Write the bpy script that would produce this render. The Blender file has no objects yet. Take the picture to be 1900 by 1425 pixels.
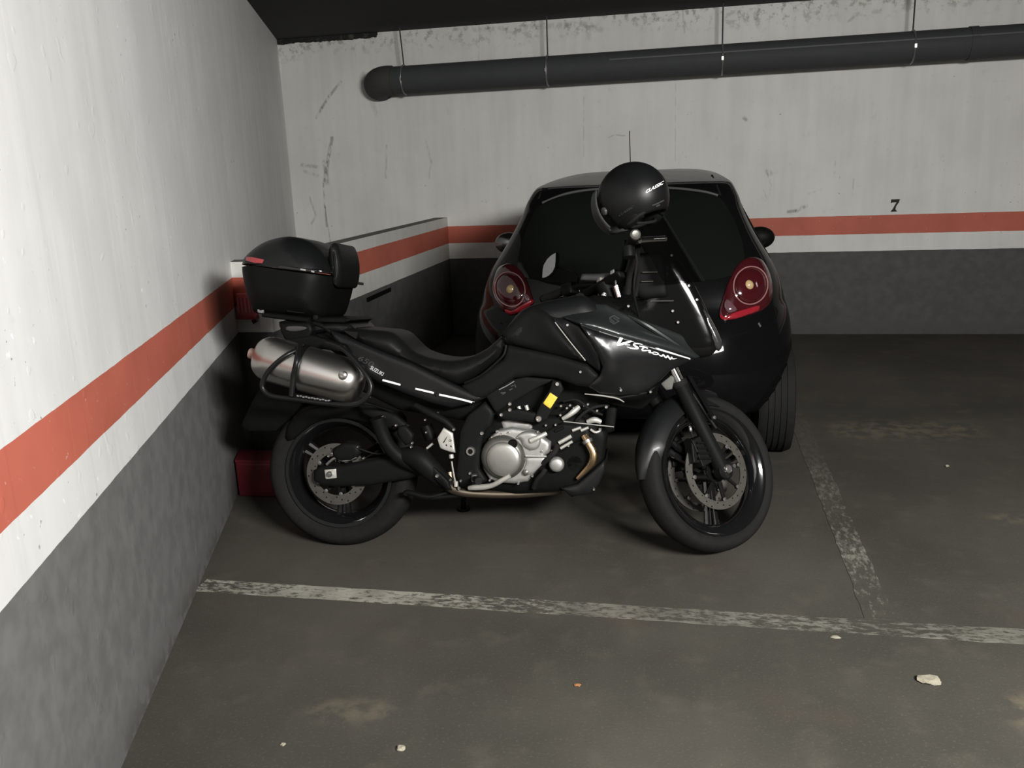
import bpy, bmesh, math, random
import numpy as np
from math import sin, cos, pi, radians, sqrt, atan2
from mathutils import Vector, Matrix
from mathutils.geometry import delaunay_2d_cdt
from mathutils.bvhtree import BVHTree
random.seed(7)
D = bpy.data
SC = bpy.context.scene
COL = SC.collection

# ------------------------------------------------------------------ camera
FPX = 1602.9
H = 1.526
CR = np.array([[0.97993, 0.19390, -0.03848], [0.01130, -0.24998, -0.96819], [-0.19904, 0.94895, -0.24498]])
_f = CR[2] / np.linalg.norm(CR[2]); _r = CR[0] - _f * (CR[0] @ _f); _r /= np.linalg.norm(_r); _d = np.cross(_f, _r)
CR = np.array([_r, _d, _f])
cam_d = D.cameras.new('camera'); cam = D.objects.new('camera', cam_d); COL.objects.link(cam)
cam_d.sensor_width = 36; cam_d.lens = FPX * 36 / 1900; cam_d.clip_start = .05
m = Matrix(((_r[0], -_d[0], -_f[0], 0), (_r[1], -_d[1], -_f[1], 0), (_r[2], -_d[2], -_f[2], H), (0, 0, 0, 1)))
cam.matrix_world = m
SC.camera = cam
CAM = Vector((0, 0, H))
# ------------------------------------------------------------------ light and exposure
SC.view_settings.view_transform = 'Standard'; SC.view_settings.look = 'None'
SC.view_settings.exposure = 0.0; SC.view_settings.gamma = 1.0; SC.view_settings.use_curve_mapping = False
W_ = D.worlds.new('world'); SC.world = W_; W_.use_nodes = True
W_.node_tree.nodes['Background'].inputs[0].default_value = (1, .97, .92, 1)
W_.node_tree.nodes['Background'].inputs[1].default_value = 0.02
def area(name, loc, rot, sx, sy, e, col):
    l = D.lights.new(name, 'AREA'); l.shape = 'RECTANGLE'; l.size = sx; l.size_y = sy; l.energy = e; l.color = col
    o = D.objects.new(name, l); COL.objects.link(o); o.location = loc; o.rotation_euler = rot; return o
area('ceiling_lamp_light', (2.0, -.45, 2.58), (radians(50), 0, radians(38)), 1.5, .5, 510, (1, .985, .955))
area('far_fill_light', (4.6, 4.2, 2.6), (0, 0, 0), 1.2, .2, 4, (1, .95, .85))  # weak fill light added at the right, not a lamp in view

# ------------------------------------------------------------------ pixel rays
def ray(px, py):
    v = CR.T @ np.array([(px - 950) / FPX, (py - 712.5) / FPX, 1.]); return Vector(v).normalized()
def on_y(px, py, y):
    r = ray(px, py); return CAM + r * (y / r.y)
def on_z(px, py, z=0):
    r = ray(px, py); return CAM + r * ((z - H) / r.z)

# ------------------------------------------------------------------ materials
MATS = {}
def mat(name, col=(.5, .5, .5), rough=.5, metal=0., coat=0., spec=.5, noise=0., nscale=60., bump=0., bscale=200., trans=0., ior=1.45, emit=None):
    m = D.materials.new(name); m.use_nodes = True; nt = m.node_tree; b = nt.nodes['Principled BSDF']
    b.inputs['Base Color'].default_value = (*col, 1); b.inputs['Roughness'].default_value = rough
    b.inputs['Metallic'].default_value = metal; b.inputs['Coat Weight'].default_value = coat; b.inputs['Coat Roughness'].default_value = .04
    b.inputs['Specular IOR Level'].default_value = spec; b.inputs['Transmission Weight'].default_value = trans; b.inputs['IOR'].default_value = ior
    tc = nt.nodes.new('ShaderNodeTexCoord')
    if noise:
        n = nt.nodes.new('ShaderNodeTexNoise'); n.inputs['Scale'].default_value = nscale; n.inputs['Detail'].default_value = 5
        nt.links.new(tc.outputs['Object'], n.inputs['Vector'])
        mx = nt.nodes.new('ShaderNodeMix'); mx.data_type = 'RGBA'
        mx.inputs[6].default_value = (*[c * (1 - noise) for c in col], 1); mx.inputs[7].default_value = (*[min(1, c * (1 + noise)) for c in col], 1)
        nt.links.new(n.outputs['Fac'], mx.inputs[0]); nt.links.new(mx.outputs[2], b.inputs['Base Color'])
        mr = nt.nodes.new('ShaderNodeMapRange'); k_ = min(.09, noise * .25) * min(1, rough * 3); mr.inputs[3].default_value = max(0, rough - k_); mr.inputs[4].default_value = min(1, rough + k_)
        nt.links.new(n.outputs['Fac'], mr.inputs[0]); nt.links.new(mr.outputs[0], b.inputs['Roughness'])
    if bump:
        n2 = nt.nodes.new('ShaderNodeTexNoise'); n2.inputs['Scale'].default_value = bscale; nt.links.new(tc.outputs['Object'], n2.inputs['Vector'])
        bp = nt.nodes.new('ShaderNodeBump'); bp.inputs['Strength'].default_value = bump; bp.inputs['Distance'].default_value = .002
        nt.links.new(n2.outputs['Fac'], bp.inputs['Height']); nt.links.new(bp.outputs[0], b.inputs['Normal'])
    MATS[name] = m; return m
M_plast = mat('black_plastic', (.0042, .0045, .0042), .5, spec=.09, noise=.2, bump=.12, bscale=500)
M_plast_g = mat('grey_black_plastic', (.0062, .0066, .0062), .52, spec=.10, noise=.15, bump=.15, bscale=500)
M_satin = mat('satin_black_paint', (.0055, .0058, .0062), .38, spec=.3, coat=.05, noise=.1, nscale=300)
M_graph = mat('graphite_paint', (.012, .0145, .0145), .36, spec=.4, coat=.15, noise=.1, nscale=300)
M_fair = mat('side_fairing_paint', (.0045, .0048, .0055), .25, spec=.7, coat=.2, noise=.08, nscale=400)
M_gloss = mat('gloss_black_paint', (.006, .006, .0065), .12, coat=1., noise=.1)
M_car = mat('black_car_paint', (.004, .004, .0045), .3, spec=.01, coat=.42, noise=.15, nscale=8)
M_nose = mat('gloss_inner_panel', (.004, .004, .004), .13, spec=.4, noise=.02)
M_lens = mat('smoked_lens', (.045, .045, .045), .25, spec=.4, noise=.05)
M_dull = mat('dull_bracket', (.11, .11, .10), .6, spec=.2, noise=.15)
M_glass_d = mat('dark_car_glass', (.006, .007, .006), .06, spec=.5, noise=.1)
M_rub = mat('tyre_rubber', (.011, .011, .0105), .75, spec=.12, noise=.35, nscale=40, bump=.3, bscale=150)
M_vinyl = mat('seat_vinyl', (.0058, .006, .0058), .42, spec=.22, noise=.15, bump=.2, bscale=700)
M_alu = mat('brushed_aluminium', (.50, .485, .46), .30, metal=1.)
M_eng = mat('engine_alloy', (.42, .42, .40), .42, metal=.75, noise=.12, nscale=50, bump=.1, bscale=300)
M_cov = mat('clutch_cover_alloy', (.36, .355, .33), .38, metal=.8, noise=.08, nscale=50)
M_cov_d = mat('dark_clutch_ring', (.13, .13, .115), .42, metal=.7, noise=.1)
M_chr = mat('chrome', (.75, .74, .72), .14, metal=1., noise=.06)
M_bolt = mat('bolt_steel', (.42, .41, .39), .28, metal=.9, noise=.1)
M_disc = mat('brake_disc_steel', (.26, .25, .22), .36, metal=.9, noise=.2, nscale=90)
M_disc_d = mat('worn_disc_steel', (.10, .095, .085), .5, metal=.6, noise=.25, nscale=60)
M_gold = mat('heat_tinted_pipe', (.62, .44, .26), .28, metal=1., noise=.2, nscale=25)
M_pipeb = mat('brown_exhaust_steel', (.07, .055, .04), .5, metal=.7, noise=.25, nscale=30)
M_copper = mat('tailpipe_steel', (.42, .30, .25), .5, metal=.6, noise=.2)
M_redl = mat('red_lamp_lens', (.042, .005, .007), .1, coat=1., noise=.25, nscale=18)
M_redd = mat('deep_red_lens', (.03, .003, .004), .1, coat=1., noise=.25, nscale=18)
M_redb = mat('bright_red_lens', (.24, .012, .02), .15, coat=1., noise=.3, nscale=30)
M_bulb = mat('amber_bulb_glass', (.42, .30, .15), .2, coat=.8, noise=.15)
M_clear = mat('lamp_rim_plastic', (.26, .13, .13), .1, coat=1., noise=.1)
M_redr = mat('red_reflector', (.30, .035, .04), .3, coat=.6, noise=.1)
M_yel = mat('yellow_sticker', (.72, .47, .05), .5, noise=.25, nscale=120)
M_white = mat('white_lettering', (.85, .85, .85), .45, noise=.05)
M_grey = mat('grey_lettering', (.17, .17, .17), .5, noise=.1)
M_dgrey = mat('dark_grey_lettering', (.032, .032, .032), .5, noise=.1)
M_black = mat('black_lettering', (.004, .004, .004), .6, spec=.1, noise=.1)
M_pvc = mat('dark_grey_pvc', (.052, .056, .056), .6, spec=.1, noise=.12, nscale=12)
M_pvcd = mat('cement_collar', (.042, .041, .038), .85, noise=.25, nscale=30, bump=.5, bscale=60)
M_galv = mat('galvanised_steel', (.25, .26, .26), .5, metal=.8, noise=.2)
M_redbox = mat('red_plastic', (.10, .009, .013), .45, noise=.15, nscale=30)
M_redclr = mat('red_translucent_plastic', (.60, .15, .17), .3, coat=.3, noise=.2, nscale=25)
M_chip = mat('plaster_chip', (.30, .275, .21), .9, noise=.3, nscale=80, bump=.5)
M_orange = mat('orange_litter', (.35, .16, .06), .7, noise=.2)
M_tapegrey = mat('bracket_alloy', (.50, .49, .45), .45, metal=.5, noise=.15)
def glassy(name, tint, mixf, rough=.05, base=(.012, .012, .012)):
    m = D.materials.new(name); m.use_nodes = True; nt = m.node_tree; nt.nodes.clear()
    o = nt.nodes.new('ShaderNodeOutputMaterial'); t = nt.nodes.new('ShaderNodeBsdfTransparent'); t.inputs[0].default_value = (*tint, 1)
    p = nt.nodes.new('ShaderNodeBsdfPrincipled'); p.inputs['Base Color'].default_value = (*base, 1); p.inputs['Roughness'].default_value = rough
    tc = nt.nodes.new('ShaderNodeTexCoord'); n = nt.nodes.new('ShaderNodeTexNoise'); n.inputs['Scale'].default_value = 6
    nt.links.new(tc.outputs['Object'], n.inputs['Vector'])
    mr = nt.nodes.new('ShaderNodeMapRange'); mr.inputs[3].default_value = mixf * .9; mr.inputs[4].default_value = min(1, mixf * 1.1)
    mx = nt.nodes.new('ShaderNodeMixShader'); nt.links.new(n.outputs['Fac'], mr.inputs[0]); nt.links.new(mr.outputs[0], mx.inputs[0])
    nt.links.new(t.outputs[0], mx.inputs[1]); nt.links.new(p.outputs[0], mx.inputs[2]); nt.links.new(mx.outputs[0], o.inputs[0]); return m
M_screen = glassy('smoked_screen', (.55, .55, .55), .10)
M_visor = glassy('clear_visor', (.75, .75, .73), .42, .35, (.085, .088, .085))
M_mirror = mat('mirror_glass', (.5, .5, .5), .03, metal=1., noise=.02)

# ---- wall / floor node helpers
class NT:
    def __init__(s, name):
        s.m = D.materials.new(name); s.m.use_nodes = True; s.t = s.m.node_tree; s.b = s.t.nodes['Principled BSDF']
        tc = s.t.nodes.new('ShaderNodeTexCoord'); s.co = tc.outputs['Object']
        sp = s.t.nodes.new('ShaderNodeSeparateXYZ'); s.t.links.new(s.co, sp.inputs[0]); s.x, s.y, s.z = sp.outputs
    def link(s, a, b):
        if hasattr(a, 'is_output'): s.t.links.new(a, b)
        else: b.default_value = a
    def math(s, op, a, b=0., c=0.):
        n = s.t.nodes.new('ShaderNodeMath'); n.operation = op
        for v, i in ((a, 0), (b, 1), (c, 2)): s.link(v, n.inputs[i])
        return n.outputs[0]
    def noise(s, scale, detail=4., rough=.55, vec=None, stretch=None):
        n = s.t.nodes.new('ShaderNodeTexNoise'); n.inputs['Scale'].default_value = scale; n.inputs['Detail'].default_value = detail; n.inputs['Roughness'].default_value = rough
        v = vec or s.co
        if stretch:
            mp = s.t.nodes.new('ShaderNodeMapping'); mp.inputs['Scale'].default_value = stretch; s.t.links.new(v, mp.inputs[0]); v = mp.outputs[0]
        s.t.links.new(v, n.inputs['Vector']); return n.outputs['Fac']
    def ramp(s, v, a, b, o0=0., o1=1.):
        n = s.t.nodes.new('ShaderNodeMapRange'); n.interpolation_type = 'SMOOTHSTEP'
        s.link(v, n.inputs[0]); n.inputs[1].default_value = a; n.inputs[2].default_value = b; n.inputs[3].default_value = o0; n.inputs[4].default_value = o1
        return n.outputs[0]
    def mix(s, f, a, b):
        n = s.t.nodes.new('ShaderNodeMix'); n.data_type = 'RGBA'; s.link(f, n.inputs[0])
        for v, i in ((a, 6), (b, 7)):
            if hasattr(v, 'is_output'): s.t.links.new(v, n.inputs[i])
            else: n.inputs[i].default_value = (*v, 1)
        return n.outputs[2]
    def seg(s, u, v, p, q, w, soft=1.6):
        # mask of a stroke from p to q in the plane (u, v)
        dx, dy = q[0] - p[0], q[1] - p[1]; L2 = dx * dx + dy * dy
        a = s.math('SUBTRACT', u, p[0]); b = s.math('SUBTRACT', v, p[1])
        t = s.math('DIVIDE', s.math('ADD', s.math('MULTIPLY', a, dx), s.math('MULTIPLY', b, dy)), L2)
        n = s.t.nodes.new('ShaderNodeClamp'); s.link(t, n.inputs[0]); t = n.outputs[0]
        ex = s.math('SUBTRACT', a, s.math('MULTIPLY', t, dx)); ey = s.math('SUBTRACT', b, s.math('MULTIPLY', t, dy))
        d = s.math('SQRT', s.math('ADD', s.math('MULTIPLY', ex, ex), s.math('MULTIPLY', ey, ey)))
        return s.ramp(d, w * .3, w * soft, 1., 0.)
    def bump(s, h, strength, dist):
        n = s.t.nodes.new('ShaderNodeBump'); n.inputs['Strength'].default_value = strength; n.inputs['Distance'].default_value = dist
        s.t.links.new(h, n.inputs['Height']); s.t.links.new(n.outputs[0], s.b.inputs['Normal'])

Z_RT, Z_RB, Z_G = 1.008, .854, .713
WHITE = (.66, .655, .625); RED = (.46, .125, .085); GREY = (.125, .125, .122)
def wall_paint(name, scuffs=(), cracks=(), top_dark=False, streaks=1.0, white=WHITE, grey=GREY, clear=None):
    t = NT(name)
    wob = t.math('MULTIPLY', t.math('SUBTRACT', t.noise(9, 3), .5), .006)
    z = t.math('ADD', t.z, wob)
    n1 = t.noise(2.2, 6); n2 = t.noise(14, 5); st = t.noise(1., 5, .6, stretch=(9, 9, .8))
    dirt = t.math('ADD', t.math('MULTIPLY', n1, .5), t.math('MULTIPLY', st, .5))
    w = t.mix(t.ramp(dirt, .35, .65), tuple(c * .93 for c in white), tuple(min(1, c * 1.05) for c in white))
    w = t.mix(t.math('MULTIPLY', t.ramp(n2, .62, .74), .15), w, tuple(c * .6 for c in white))
    sp = t.noise(38, 2)
    w = t.mix(t.math('MULTIPLY', t.math('MULTIPLY', t.ramp(sp, .70, .76), t.ramp(n1, .45, .6)), .7), w, (.16, .16, .14))
    if streaks >= 1: w = t.mix(t.math('MULTIPLY', t.math('MULTIPLY', t.ramp(t.noise(26, 3, .6), .66, .74), t.ramp(n1, .48, .62)), .8), w, (.90, .90, .88))
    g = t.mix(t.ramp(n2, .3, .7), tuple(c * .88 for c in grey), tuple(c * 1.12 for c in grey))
    r = t.mix(t.ramp(n1, .3, .7), tuple(c * .88 for c in RED), tuple(c * 1.1 for c in RED))
    r = t.mix(t.math('MULTIPLY', t.ramp(t.noise(55, 2), .70, .75), .5), r, (.6, .45, .4))
    uh = t.x
    for (p, q, wd, k) in scuffs:
        mk = t.math('MULTIPLY', t.seg(uh, t.z, p, q, wd), t.ramp(t.noise(40, 3, stretch=(1, 1, .4)), .38, .55, .15, 1.))
        w = t.mix(t.math('MULTIPLY', mk, k * .75), w, (.14, .145, .125))
    edge = t.math('LESS_THAN', z, Z_G)
    inred = t.math('MULTIPLY', t.math('LESS_THAN', z, Z_RT), t.math('GREATER_THAN', z, Z_RB))
    if clear:                              # no bands inside the recess behind the parapet
        on = t.math(clear[1], {'x': t.x, 'y': t.y}[clear[0]], clear[2]); inred = t.math('MULTIPLY', inred, on); edge = t.math('MULTIPLY', edge, on)
    c = t.mix(inred, w, r); c = t.mix(edge, c, g)
    low = t.math('MULTIPLY', t.ramp(t.z, 0., .16, 1., 0.), t.ramp(n2, .4, .62))
    c = t.mix(t.math('MULTIPLY', low, .6), c, (.05, .048, .042))
    if top_dark:
        zt = t.math('ADD', t.z, t.math('MULTIPLY', t.math('SUBTRACT', t.noise(11, 5, .7), .5), .05))
        dk = t.math('MULTIPLY', t.math('GREATER_THAN', zt, 2.668), t.math('LESS_THAN', t.math('ADD', t.x, t.math('MULTIPLY', n2, .15)), -2.63))
        c = t.mix(dk, c, (.02, .02, .019))
        mould = t.math('MULTIPLY', t.ramp(t.math('ADD', t.z, t.math('MULTIPLY', n1, .25)), 2.60, 2.82), t.ramp(t.noise(16, 6, .7), .5, .62))
        c = t.mix(t.math('MULTIPLY', mould, .55), c, (.10, .10, .075))
    t.t.links.new(c, t.b.inputs['Base Color'])
    t.b.inputs['Roughness'].default_value = .55; t.b.inputs['Specular IOR Level'].default_value = .15
    hgt = t.math('ADD', t.math('MULTIPLY', t.noise(6, 4), .6), t.math('ADD', t.math('MULTIPLY', t.noise(60, 3), .12), t.math('MULTIPLY', t.ramp(t.noise(1., 3, .5, stretch=(7, 7, .6)), .52, .6), .25 * streaks)))
    hgt = t.math('ADD', hgt, t.math('MULTIPLY', t.ramp(t.noise(17, 1, .3), .70, .76), .5 * streaks))
    t.bump(hgt, .15 * max(.45, min(1, streaks)), .010)
    return t.m

M_floor = None
def floor_nodes(name, paint=None):
    t = NT(name)
    n1 = t.noise(.9, 6); n2 = t.noise(7, 6); n3 = t.noise(120, 3); n4 = t.noise(2.5, 3)
    a = t.mix(t.ramp(n1, .35, .65), (.052, .049, .041), (.074, .069, .058))
    a = t.mix(t.math('MULTIPLY', t.ramp(n2, .5, .75), .5), a, (.092, .084, .068))
    a = t.mix(t.math('MULTIPLY', t.ramp(n4, .58, .7), .35), a, (.075, .058, .045))
    a = t.mix(t.math('MULTIPLY', t.ramp(n3, .55, .75), .35), a, (.13, .125, .105))
    # pale worn patches
    for (p, q, wd, k) in ((( .95, 4.95), (1.45, 5.0), .14, .3), ((1.32, 3.72), (1.52, 3.72), .05, .25), ((.98, 2.32), (1.1, 2.30), .08, .5), ((-1.02, 2.06), (-.88, 2.08), .05, .18)):
        mk = t.math('MULTIPLY', t.seg(t.x, t.y, p, q, wd, 1.8), t.ramp(t.noise(14, 4), .4, .6))
        a = t.mix(t.math('MULTIPLY', mk, k), a, (.24, .20, .13))
    if paint:
        wear = t.noise(22, 6, .7, stretch=paint['st']); big = t.noise(1.3, 3)
        k = t.ramp(t.math('ADD', wear, t.math('MULTIPLY', t.math('SUBTRACT', big, .5), .55)), paint['lo'], paint['hi'])
        if 'grad' in paint:
            for u, pts in paint['grad']:
                uu = {'x': t.x, 'y': t.y}[u]; k = t.math('MULTIPLY', k, t.ramp(uu, *pts))
        pc = t.mix(t.ramp(n2, .35, .7), (.23, .22, .185), (.36, .35, .30))
        a = t.mix(k, a, pc)
    t.t.links.new(a, t.b.inputs['Base Color']); t.b.inputs['Roughness'].default_value = .8; t.b.inputs['Specular IOR Level'].default_value = .12
    t.bump(t.math('ADD', t.math('MULTIPLY', n3, .3), t.math('MULTIPLY', n2, .4)), .35, .006)
    return t.m

# ------------------------------------------------------------------ object helpers
def link(o, parent=None):
    COL.objects.link(o)
    if parent: o.parent = parent
    return o
def mk(name, verts, faces, m, parent=None, smooth=True, ang=40, label=None):
    me = D.meshes.new(name); me.from_pydata([tuple(v) for v in verts], [], faces); me.update()
    bm = bmesh.new(); bm.from_mesh(me); bmesh.ops.recalc_face_normals(bm, faces=bm.faces)
    if smooth:
        for f in bm.faces: f.smooth = True
        for e in bm.edges:
            if len(e.link_faces) == 2 and e.calc_face_angle(0) > radians(ang): e.smooth = False
    bm.to_mesh(me); bm.free()
    o = D.objects.new(name, me)
    if m: me.materials.append(m)
    link(o, parent)
    if label: o['label'] = label
    return o
def tag(o, label, cat, group=None, kind=None):
    o['label'] = label; o['category'] = cat
    if group: o['group'] = group
    if kind: o['kind'] = kind
    return o
def struct(o): o['kind'] = 'structure'; return o
def empty(name, loc=(0, 0, 0), mw=None):
    o = D.objects.new(name, None); COL.objects.link(o); o.empty_display_size = .1
    if mw is not None: o.matrix_world = mw
    else: o.location = loc
    return o
def geo_box(c, ax, ay, az):
    c = Vector(c); ax, ay, az = Vector(ax), Vector(ay), Vector(az)
    v = [c + ax * i + ay * j + az * k for i in (-1, 1) for j in (-1, 1) for k in (-1, 1)]
    return v, [(0, 1, 3, 2), (4, 6, 7, 5), (0, 4, 5, 1), (2, 3, 7, 6), (0, 2, 6, 4), (1, 5, 7, 3)]
def box(name, c, ax, ay, az, m, parent=None, bev=0., label=None):
    v, f = geo_box(c, ax, ay, az); o = mk(name, v, f, m, parent, smooth=False, label=label)
    if bev:
        b = o.modifiers.new('bevel', 'BEVEL'); b.width = bev; b.segments = 2
    return o
def catmull(P, n=6, closed=False):
    P = [Vector(p) for p in P]; N = len(P); out = []
    for i in range(N if closed else N - 1):
        if closed: a, b, c, d = P[i - 1], P[i], P[(i + 1) % N], P[(i + 2) % N]
        else: a, b, c, d = P[max(0, i - 1)], P[i], P[i + 1], P[min(N - 1, i + 2)]
        for k in range(n):
            t = k / n
            out.append(.5 * (2 * b + (c - a) * t + (2 * a - 5 * b + 4 * c - d) * t * t + (3 * b - a - 3 * c + d) * t ** 3))
    if not closed: out.append(P[-1])
    return out
def geo_tube(P, rad, segs=10, closed=False, caps=True):
    P = [Vector(p) for p in P]; n = len(P); R = rad if isinstance(rad, (list, tuple)) else [rad] * n
    T = []
    for i in range(n):
        a = P[i - 1] if (i > 0 or closed) else P[i]; b = P[(i + 1) % n] if (i < n - 1 or closed) else P[i]
        T.append((b - a).normalized())
    u = T[0].orthogonal().normalized(); V = []; F = []
    for i in range(n):
        u = (u - T[i] * u.dot(T[i])).normalized(); w = T[i].cross(u)
        for k in range(segs):
            an = 2 * pi * k / segs; V.append(P[i] + (u * cos(an) + w * sin(an)) * R[i])
    for i in range(n if closed else n - 1):
        for k in range(segs):
            a = i * segs + k; b = i * segs + (k + 1) % segs; c = ((i + 1) % n) * segs + (k + 1) % segs; d = ((i + 1) % n) * segs + k
            F.append((a, b, c, d))
    if caps and not closed: F.append(tuple(range(segs))); F.append(tuple((n - 1) * segs + k for k in range(segs)))
    return V, F
def tube(name, P, rad, m, parent=None, segs=10, sm=0, closed=False, label=None):
    if sm:
        if isinstance(rad, (list, tuple)):
            rad = [v.x for v in catmull([Vector((r, 0, 0)) for r in rad], sm, closed)]
        P = catmull(P, sm, closed)
    v, f = geo_tube(P, rad, segs, closed); return mk(name, v, f, m, parent, label=label)
def geo_lathe(prof, c, ax, segs=40, ref=None, closed=False):
    c = Vector(c); ax = Vector(ax).normalized(); u = (Vector(ref) - ax * Vector(ref).dot(ax)).normalized() if ref is not None else ax.orthogonal().normalized(); w = ax.cross(u)
    V = []; F = []; n = len(prof)
    for (r, h) in prof:
        for k in range(segs):
            an = 2 * pi * k / segs; V.append(c + ax * h + (u * cos(an) + w * sin(an)) * r)
    for i in range(n if closed else n - 1):
        for k in range(segs):
            j = (i + 1) % n
            F.append((i * segs + k, i * segs + (k + 1) % segs, j * segs + (k + 1) % segs, j * segs + k))
    if not closed: F.append(tuple(range(segs))); F.append(tuple((n - 1) * segs + k for k in range(segs)))
    return V, F
def lathe(name, prof, c, ax, m, parent=None, segs=40, ref=None, closed=False, ang=40, label=None):
    v, f = geo_lathe(prof, c, ax, segs, ref, closed); return mk(name, v, f, m, parent, ang=ang, label=label)
def join_geo(parts):
    V = []; F = []
    for v, f in parts:
        o = len(V); V += list(v); F += [tuple(i + o for i in q) for q in f]
    return V, F
def pip(x, y, poly):
    ins = False; n = len(poly); j = n - 1
    for i in range(n):
        xi, yi = poly[i]; xj, yj = poly[j]
        if (yi > y) != (yj > y) and x < (xj - xi) * (y - yi) / (yj - yi) + xi: ins = not ins
        j = i
    return ins
def resample(P, step, closed=True):
    out = []; n = len(P)
    for i in range(n if closed else n - 1):
        a = Vector(P[i]); b = Vector(P[(i + 1) % n]); L = (b - a).length; k = max(1, int(round(L / step)))
        out += [a + (b - a) * (j / k) for j in range(k)]
    if not closed: out.append(Vector(P[-1]))
    return out
def fill2d(poly, res, rings=()):
    """CDT of a closed 2-D polygon with interior grid; returns verts, tris, distance to the border"""
    P = np.array(poly, float); Q = np.roll(P, -1, 0); E = Q - P; L2 = np.maximum((E ** 2).sum(1), 1e-18)
    def dist(x, y):
        t = np.clip(((x - P[:, 0]) * E[:, 0] + (y - P[:, 1]) * E[:, 1]) / L2, 0, 1)
        return sqrt((((x - P[:, 0] - t * E[:, 0]) ** 2) + ((y - P[:, 1] - t * E[:, 1]) ** 2)).min())
    pts = [tuple(p) for p in P]; nb = len(pts)
    area2 = float((P[:, 0] * Q[:, 1] - Q[:, 0] * P[:, 1]).sum()); sg = 1 if area2 > 0 else -1
    lim = 0.
    for rd in rings:
        for k in range(nb):
            e0_, e1_ = E[k - 1], E[k]; nx, ny = -(e0_[1] + e1_[1]) * sg, (e0_[0] + e1_[0]) * sg; L = sqrt(nx * nx + ny * ny) or 1.
            x, y = P[k][0] + nx / L * rd, P[k][1] + ny / L * rd
            if pip(x, y, pts[:nb]) and dist(x, y) > rd * .93: pts.append((x, y))
        lim = rd
    x0, y0 = P.min(0); x1, y1 = P.max(0); j = 0; y = y0
    while y < y1:
        x = x0 + (res * .5 if j % 2 else 0)
        while x < x1:
            if pip(x, y, pts[:nb]) and dist(x, y) > max(res * .45, lim + res * .45): pts.append((x, y))
            x += res
        y += res * .87; j += 1
    r = delaunay_2d_cdt([Vector(p) for p in pts], [(i, (i + 1) % nb) for i in range(nb)], [], 1, 1e-7)
    vs = [(v.x, v.y) for v in r[0]]
    tris = [tuple(f) for f in r[2]]
    tris = [f for f in tris if pip(sum(vs[i][0] for i in f) / len(f), sum(vs[i][1] for i in f) / len(f), pts[:nb])]
    d = [dist(*v) for v in vs]
    d = [0. if k < 1e-6 else k for k in d]
    return vs, tris, d

# ------------------------------------------------------------------ the setting
def wall_x(y): return -3.672 - .364 * (y - 7.766)
YB = 7.766; ZC = 2.71
def slab(name, quad, n, th, m):
    q = [Vector(p) for p in quad]; n = Vector(n) * th
    v = q + [p + n for p in q]
    return struct(mk(name, v, [(0, 1, 2, 3), (4, 5, 6, 7), (0, 1, 5, 4), (1, 2, 6, 5), (2, 3, 7, 6), (3, 0, 4, 7)], m, smooth=False))
M_floor = floor_nodes('worn_concrete_floor')
slab('floor', [(-4.6, 8.2, 0), (7, 8.2, 0), (7, -3.5, 0), (-4.6, -3.5, 0)], (0, 0, -1), .1, M_floor)
M_ceil = mat('dark_painted_ceiling', (.022, .022, .021), .9, noise=.3, nscale=6, bump=.6, bscale=40)
slab('ceiling', [(-4.6, 8.2, ZC), (7, 8.2, ZC), (7, -3.5, ZC), (-4.6, -3.5, ZC)], (0, 0, 1), .1, M_ceil)
# scuffs on the back wall traced where they are
def bw(px, py): p = on_y(px, py, YB); return (p.x, p.z)
SC_L = []
for pts, wd, k in (
    ([(632, 152), (610, 180), (597, 200), (587, 218)], .012, .75), ([(616, 256), (608, 300), (602, 335)], .016, .8), ([(603, 300), (607, 340)], .022, .55),
    ([(560, 306), (590, 310)], .016, .5), ([(565, 318), (590, 326)], .014, .35), ([(600, 340), (603, 385), (606, 420)], .008, .7), ([(574, 365), (586, 400), (578, 415)], .010, .45), ([(602, 380), (618, 480)], .006, .6),
    ([(1496, 382), (1478, 391), (1462, 393)], .013, .75), ([(1424, 322), (1431, 345), (1426, 368)], .007, .5), ([(1584, 332), (1582, 360)], .007, .3), ([(1430, 322), (1424, 318)], .02, .5),
    ([(1384, 222), (1380, 218)], .014, .7), ([(1415, 350), (1424, 370)], .006, .3), ([(1500, 360), (1512, 356)], .008, .25),
    ([(1400, 25), (1408, 18), (1402, 35)], .012, .5), ([(1575, 40), (1590, 25), (1605, 30)], .012, .4), ([(1350, 28), (1362, 22)], .014, .4), ([(880, 55), (940, 52)], .018, .35), ([(960, 52), (1080, 44), (1115, 55)], .022, .35), ([(1210, 38), (1250, 37)], .012, .45),
    ([(1130, 255), (1140, 250), (1160, 252)], .006, .45), ([(1083, 180), (1083, 290)], .005, .35), ([(1254, 100), (1253, 300)], .005, .3), ([(1267, 20), (1270, 60)], .008, .35), ([(890, 60), (888, 112)], .005, .3),
    ([(790, 262), (800, 300), (796, 330)], .01, .25), ([(670, 150), (675, 140)], .03, .45), ([(690, 190), (700, 215)], .02, .25), ([(717, 270), (716, 330)], .01, .35), ([(1252, 335), (1256, 368)], .006, .3),
    ([(1550, 300), (1548, 322)], .006, .25), ([(1300, 90), (1302, 150)], .006, .2)):
    for a, b in zip(pts, pts[1:]): SC_L.append((bw(*a), bw(*b), wd, k))
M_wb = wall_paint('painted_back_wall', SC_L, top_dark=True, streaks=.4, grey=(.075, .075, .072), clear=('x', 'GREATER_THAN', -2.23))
M_wl = wall_paint('painted_left_wall', streaks=1., white=(.67, .67, .66), grey=(.145, .145, .142), clear=('y', 'LESS_THAN', 4.26))
M_wp = wall_paint('painted_low_wall', streaks=.3, white=(.60, .595, .56), grey=(.09, .09, .087))
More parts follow.
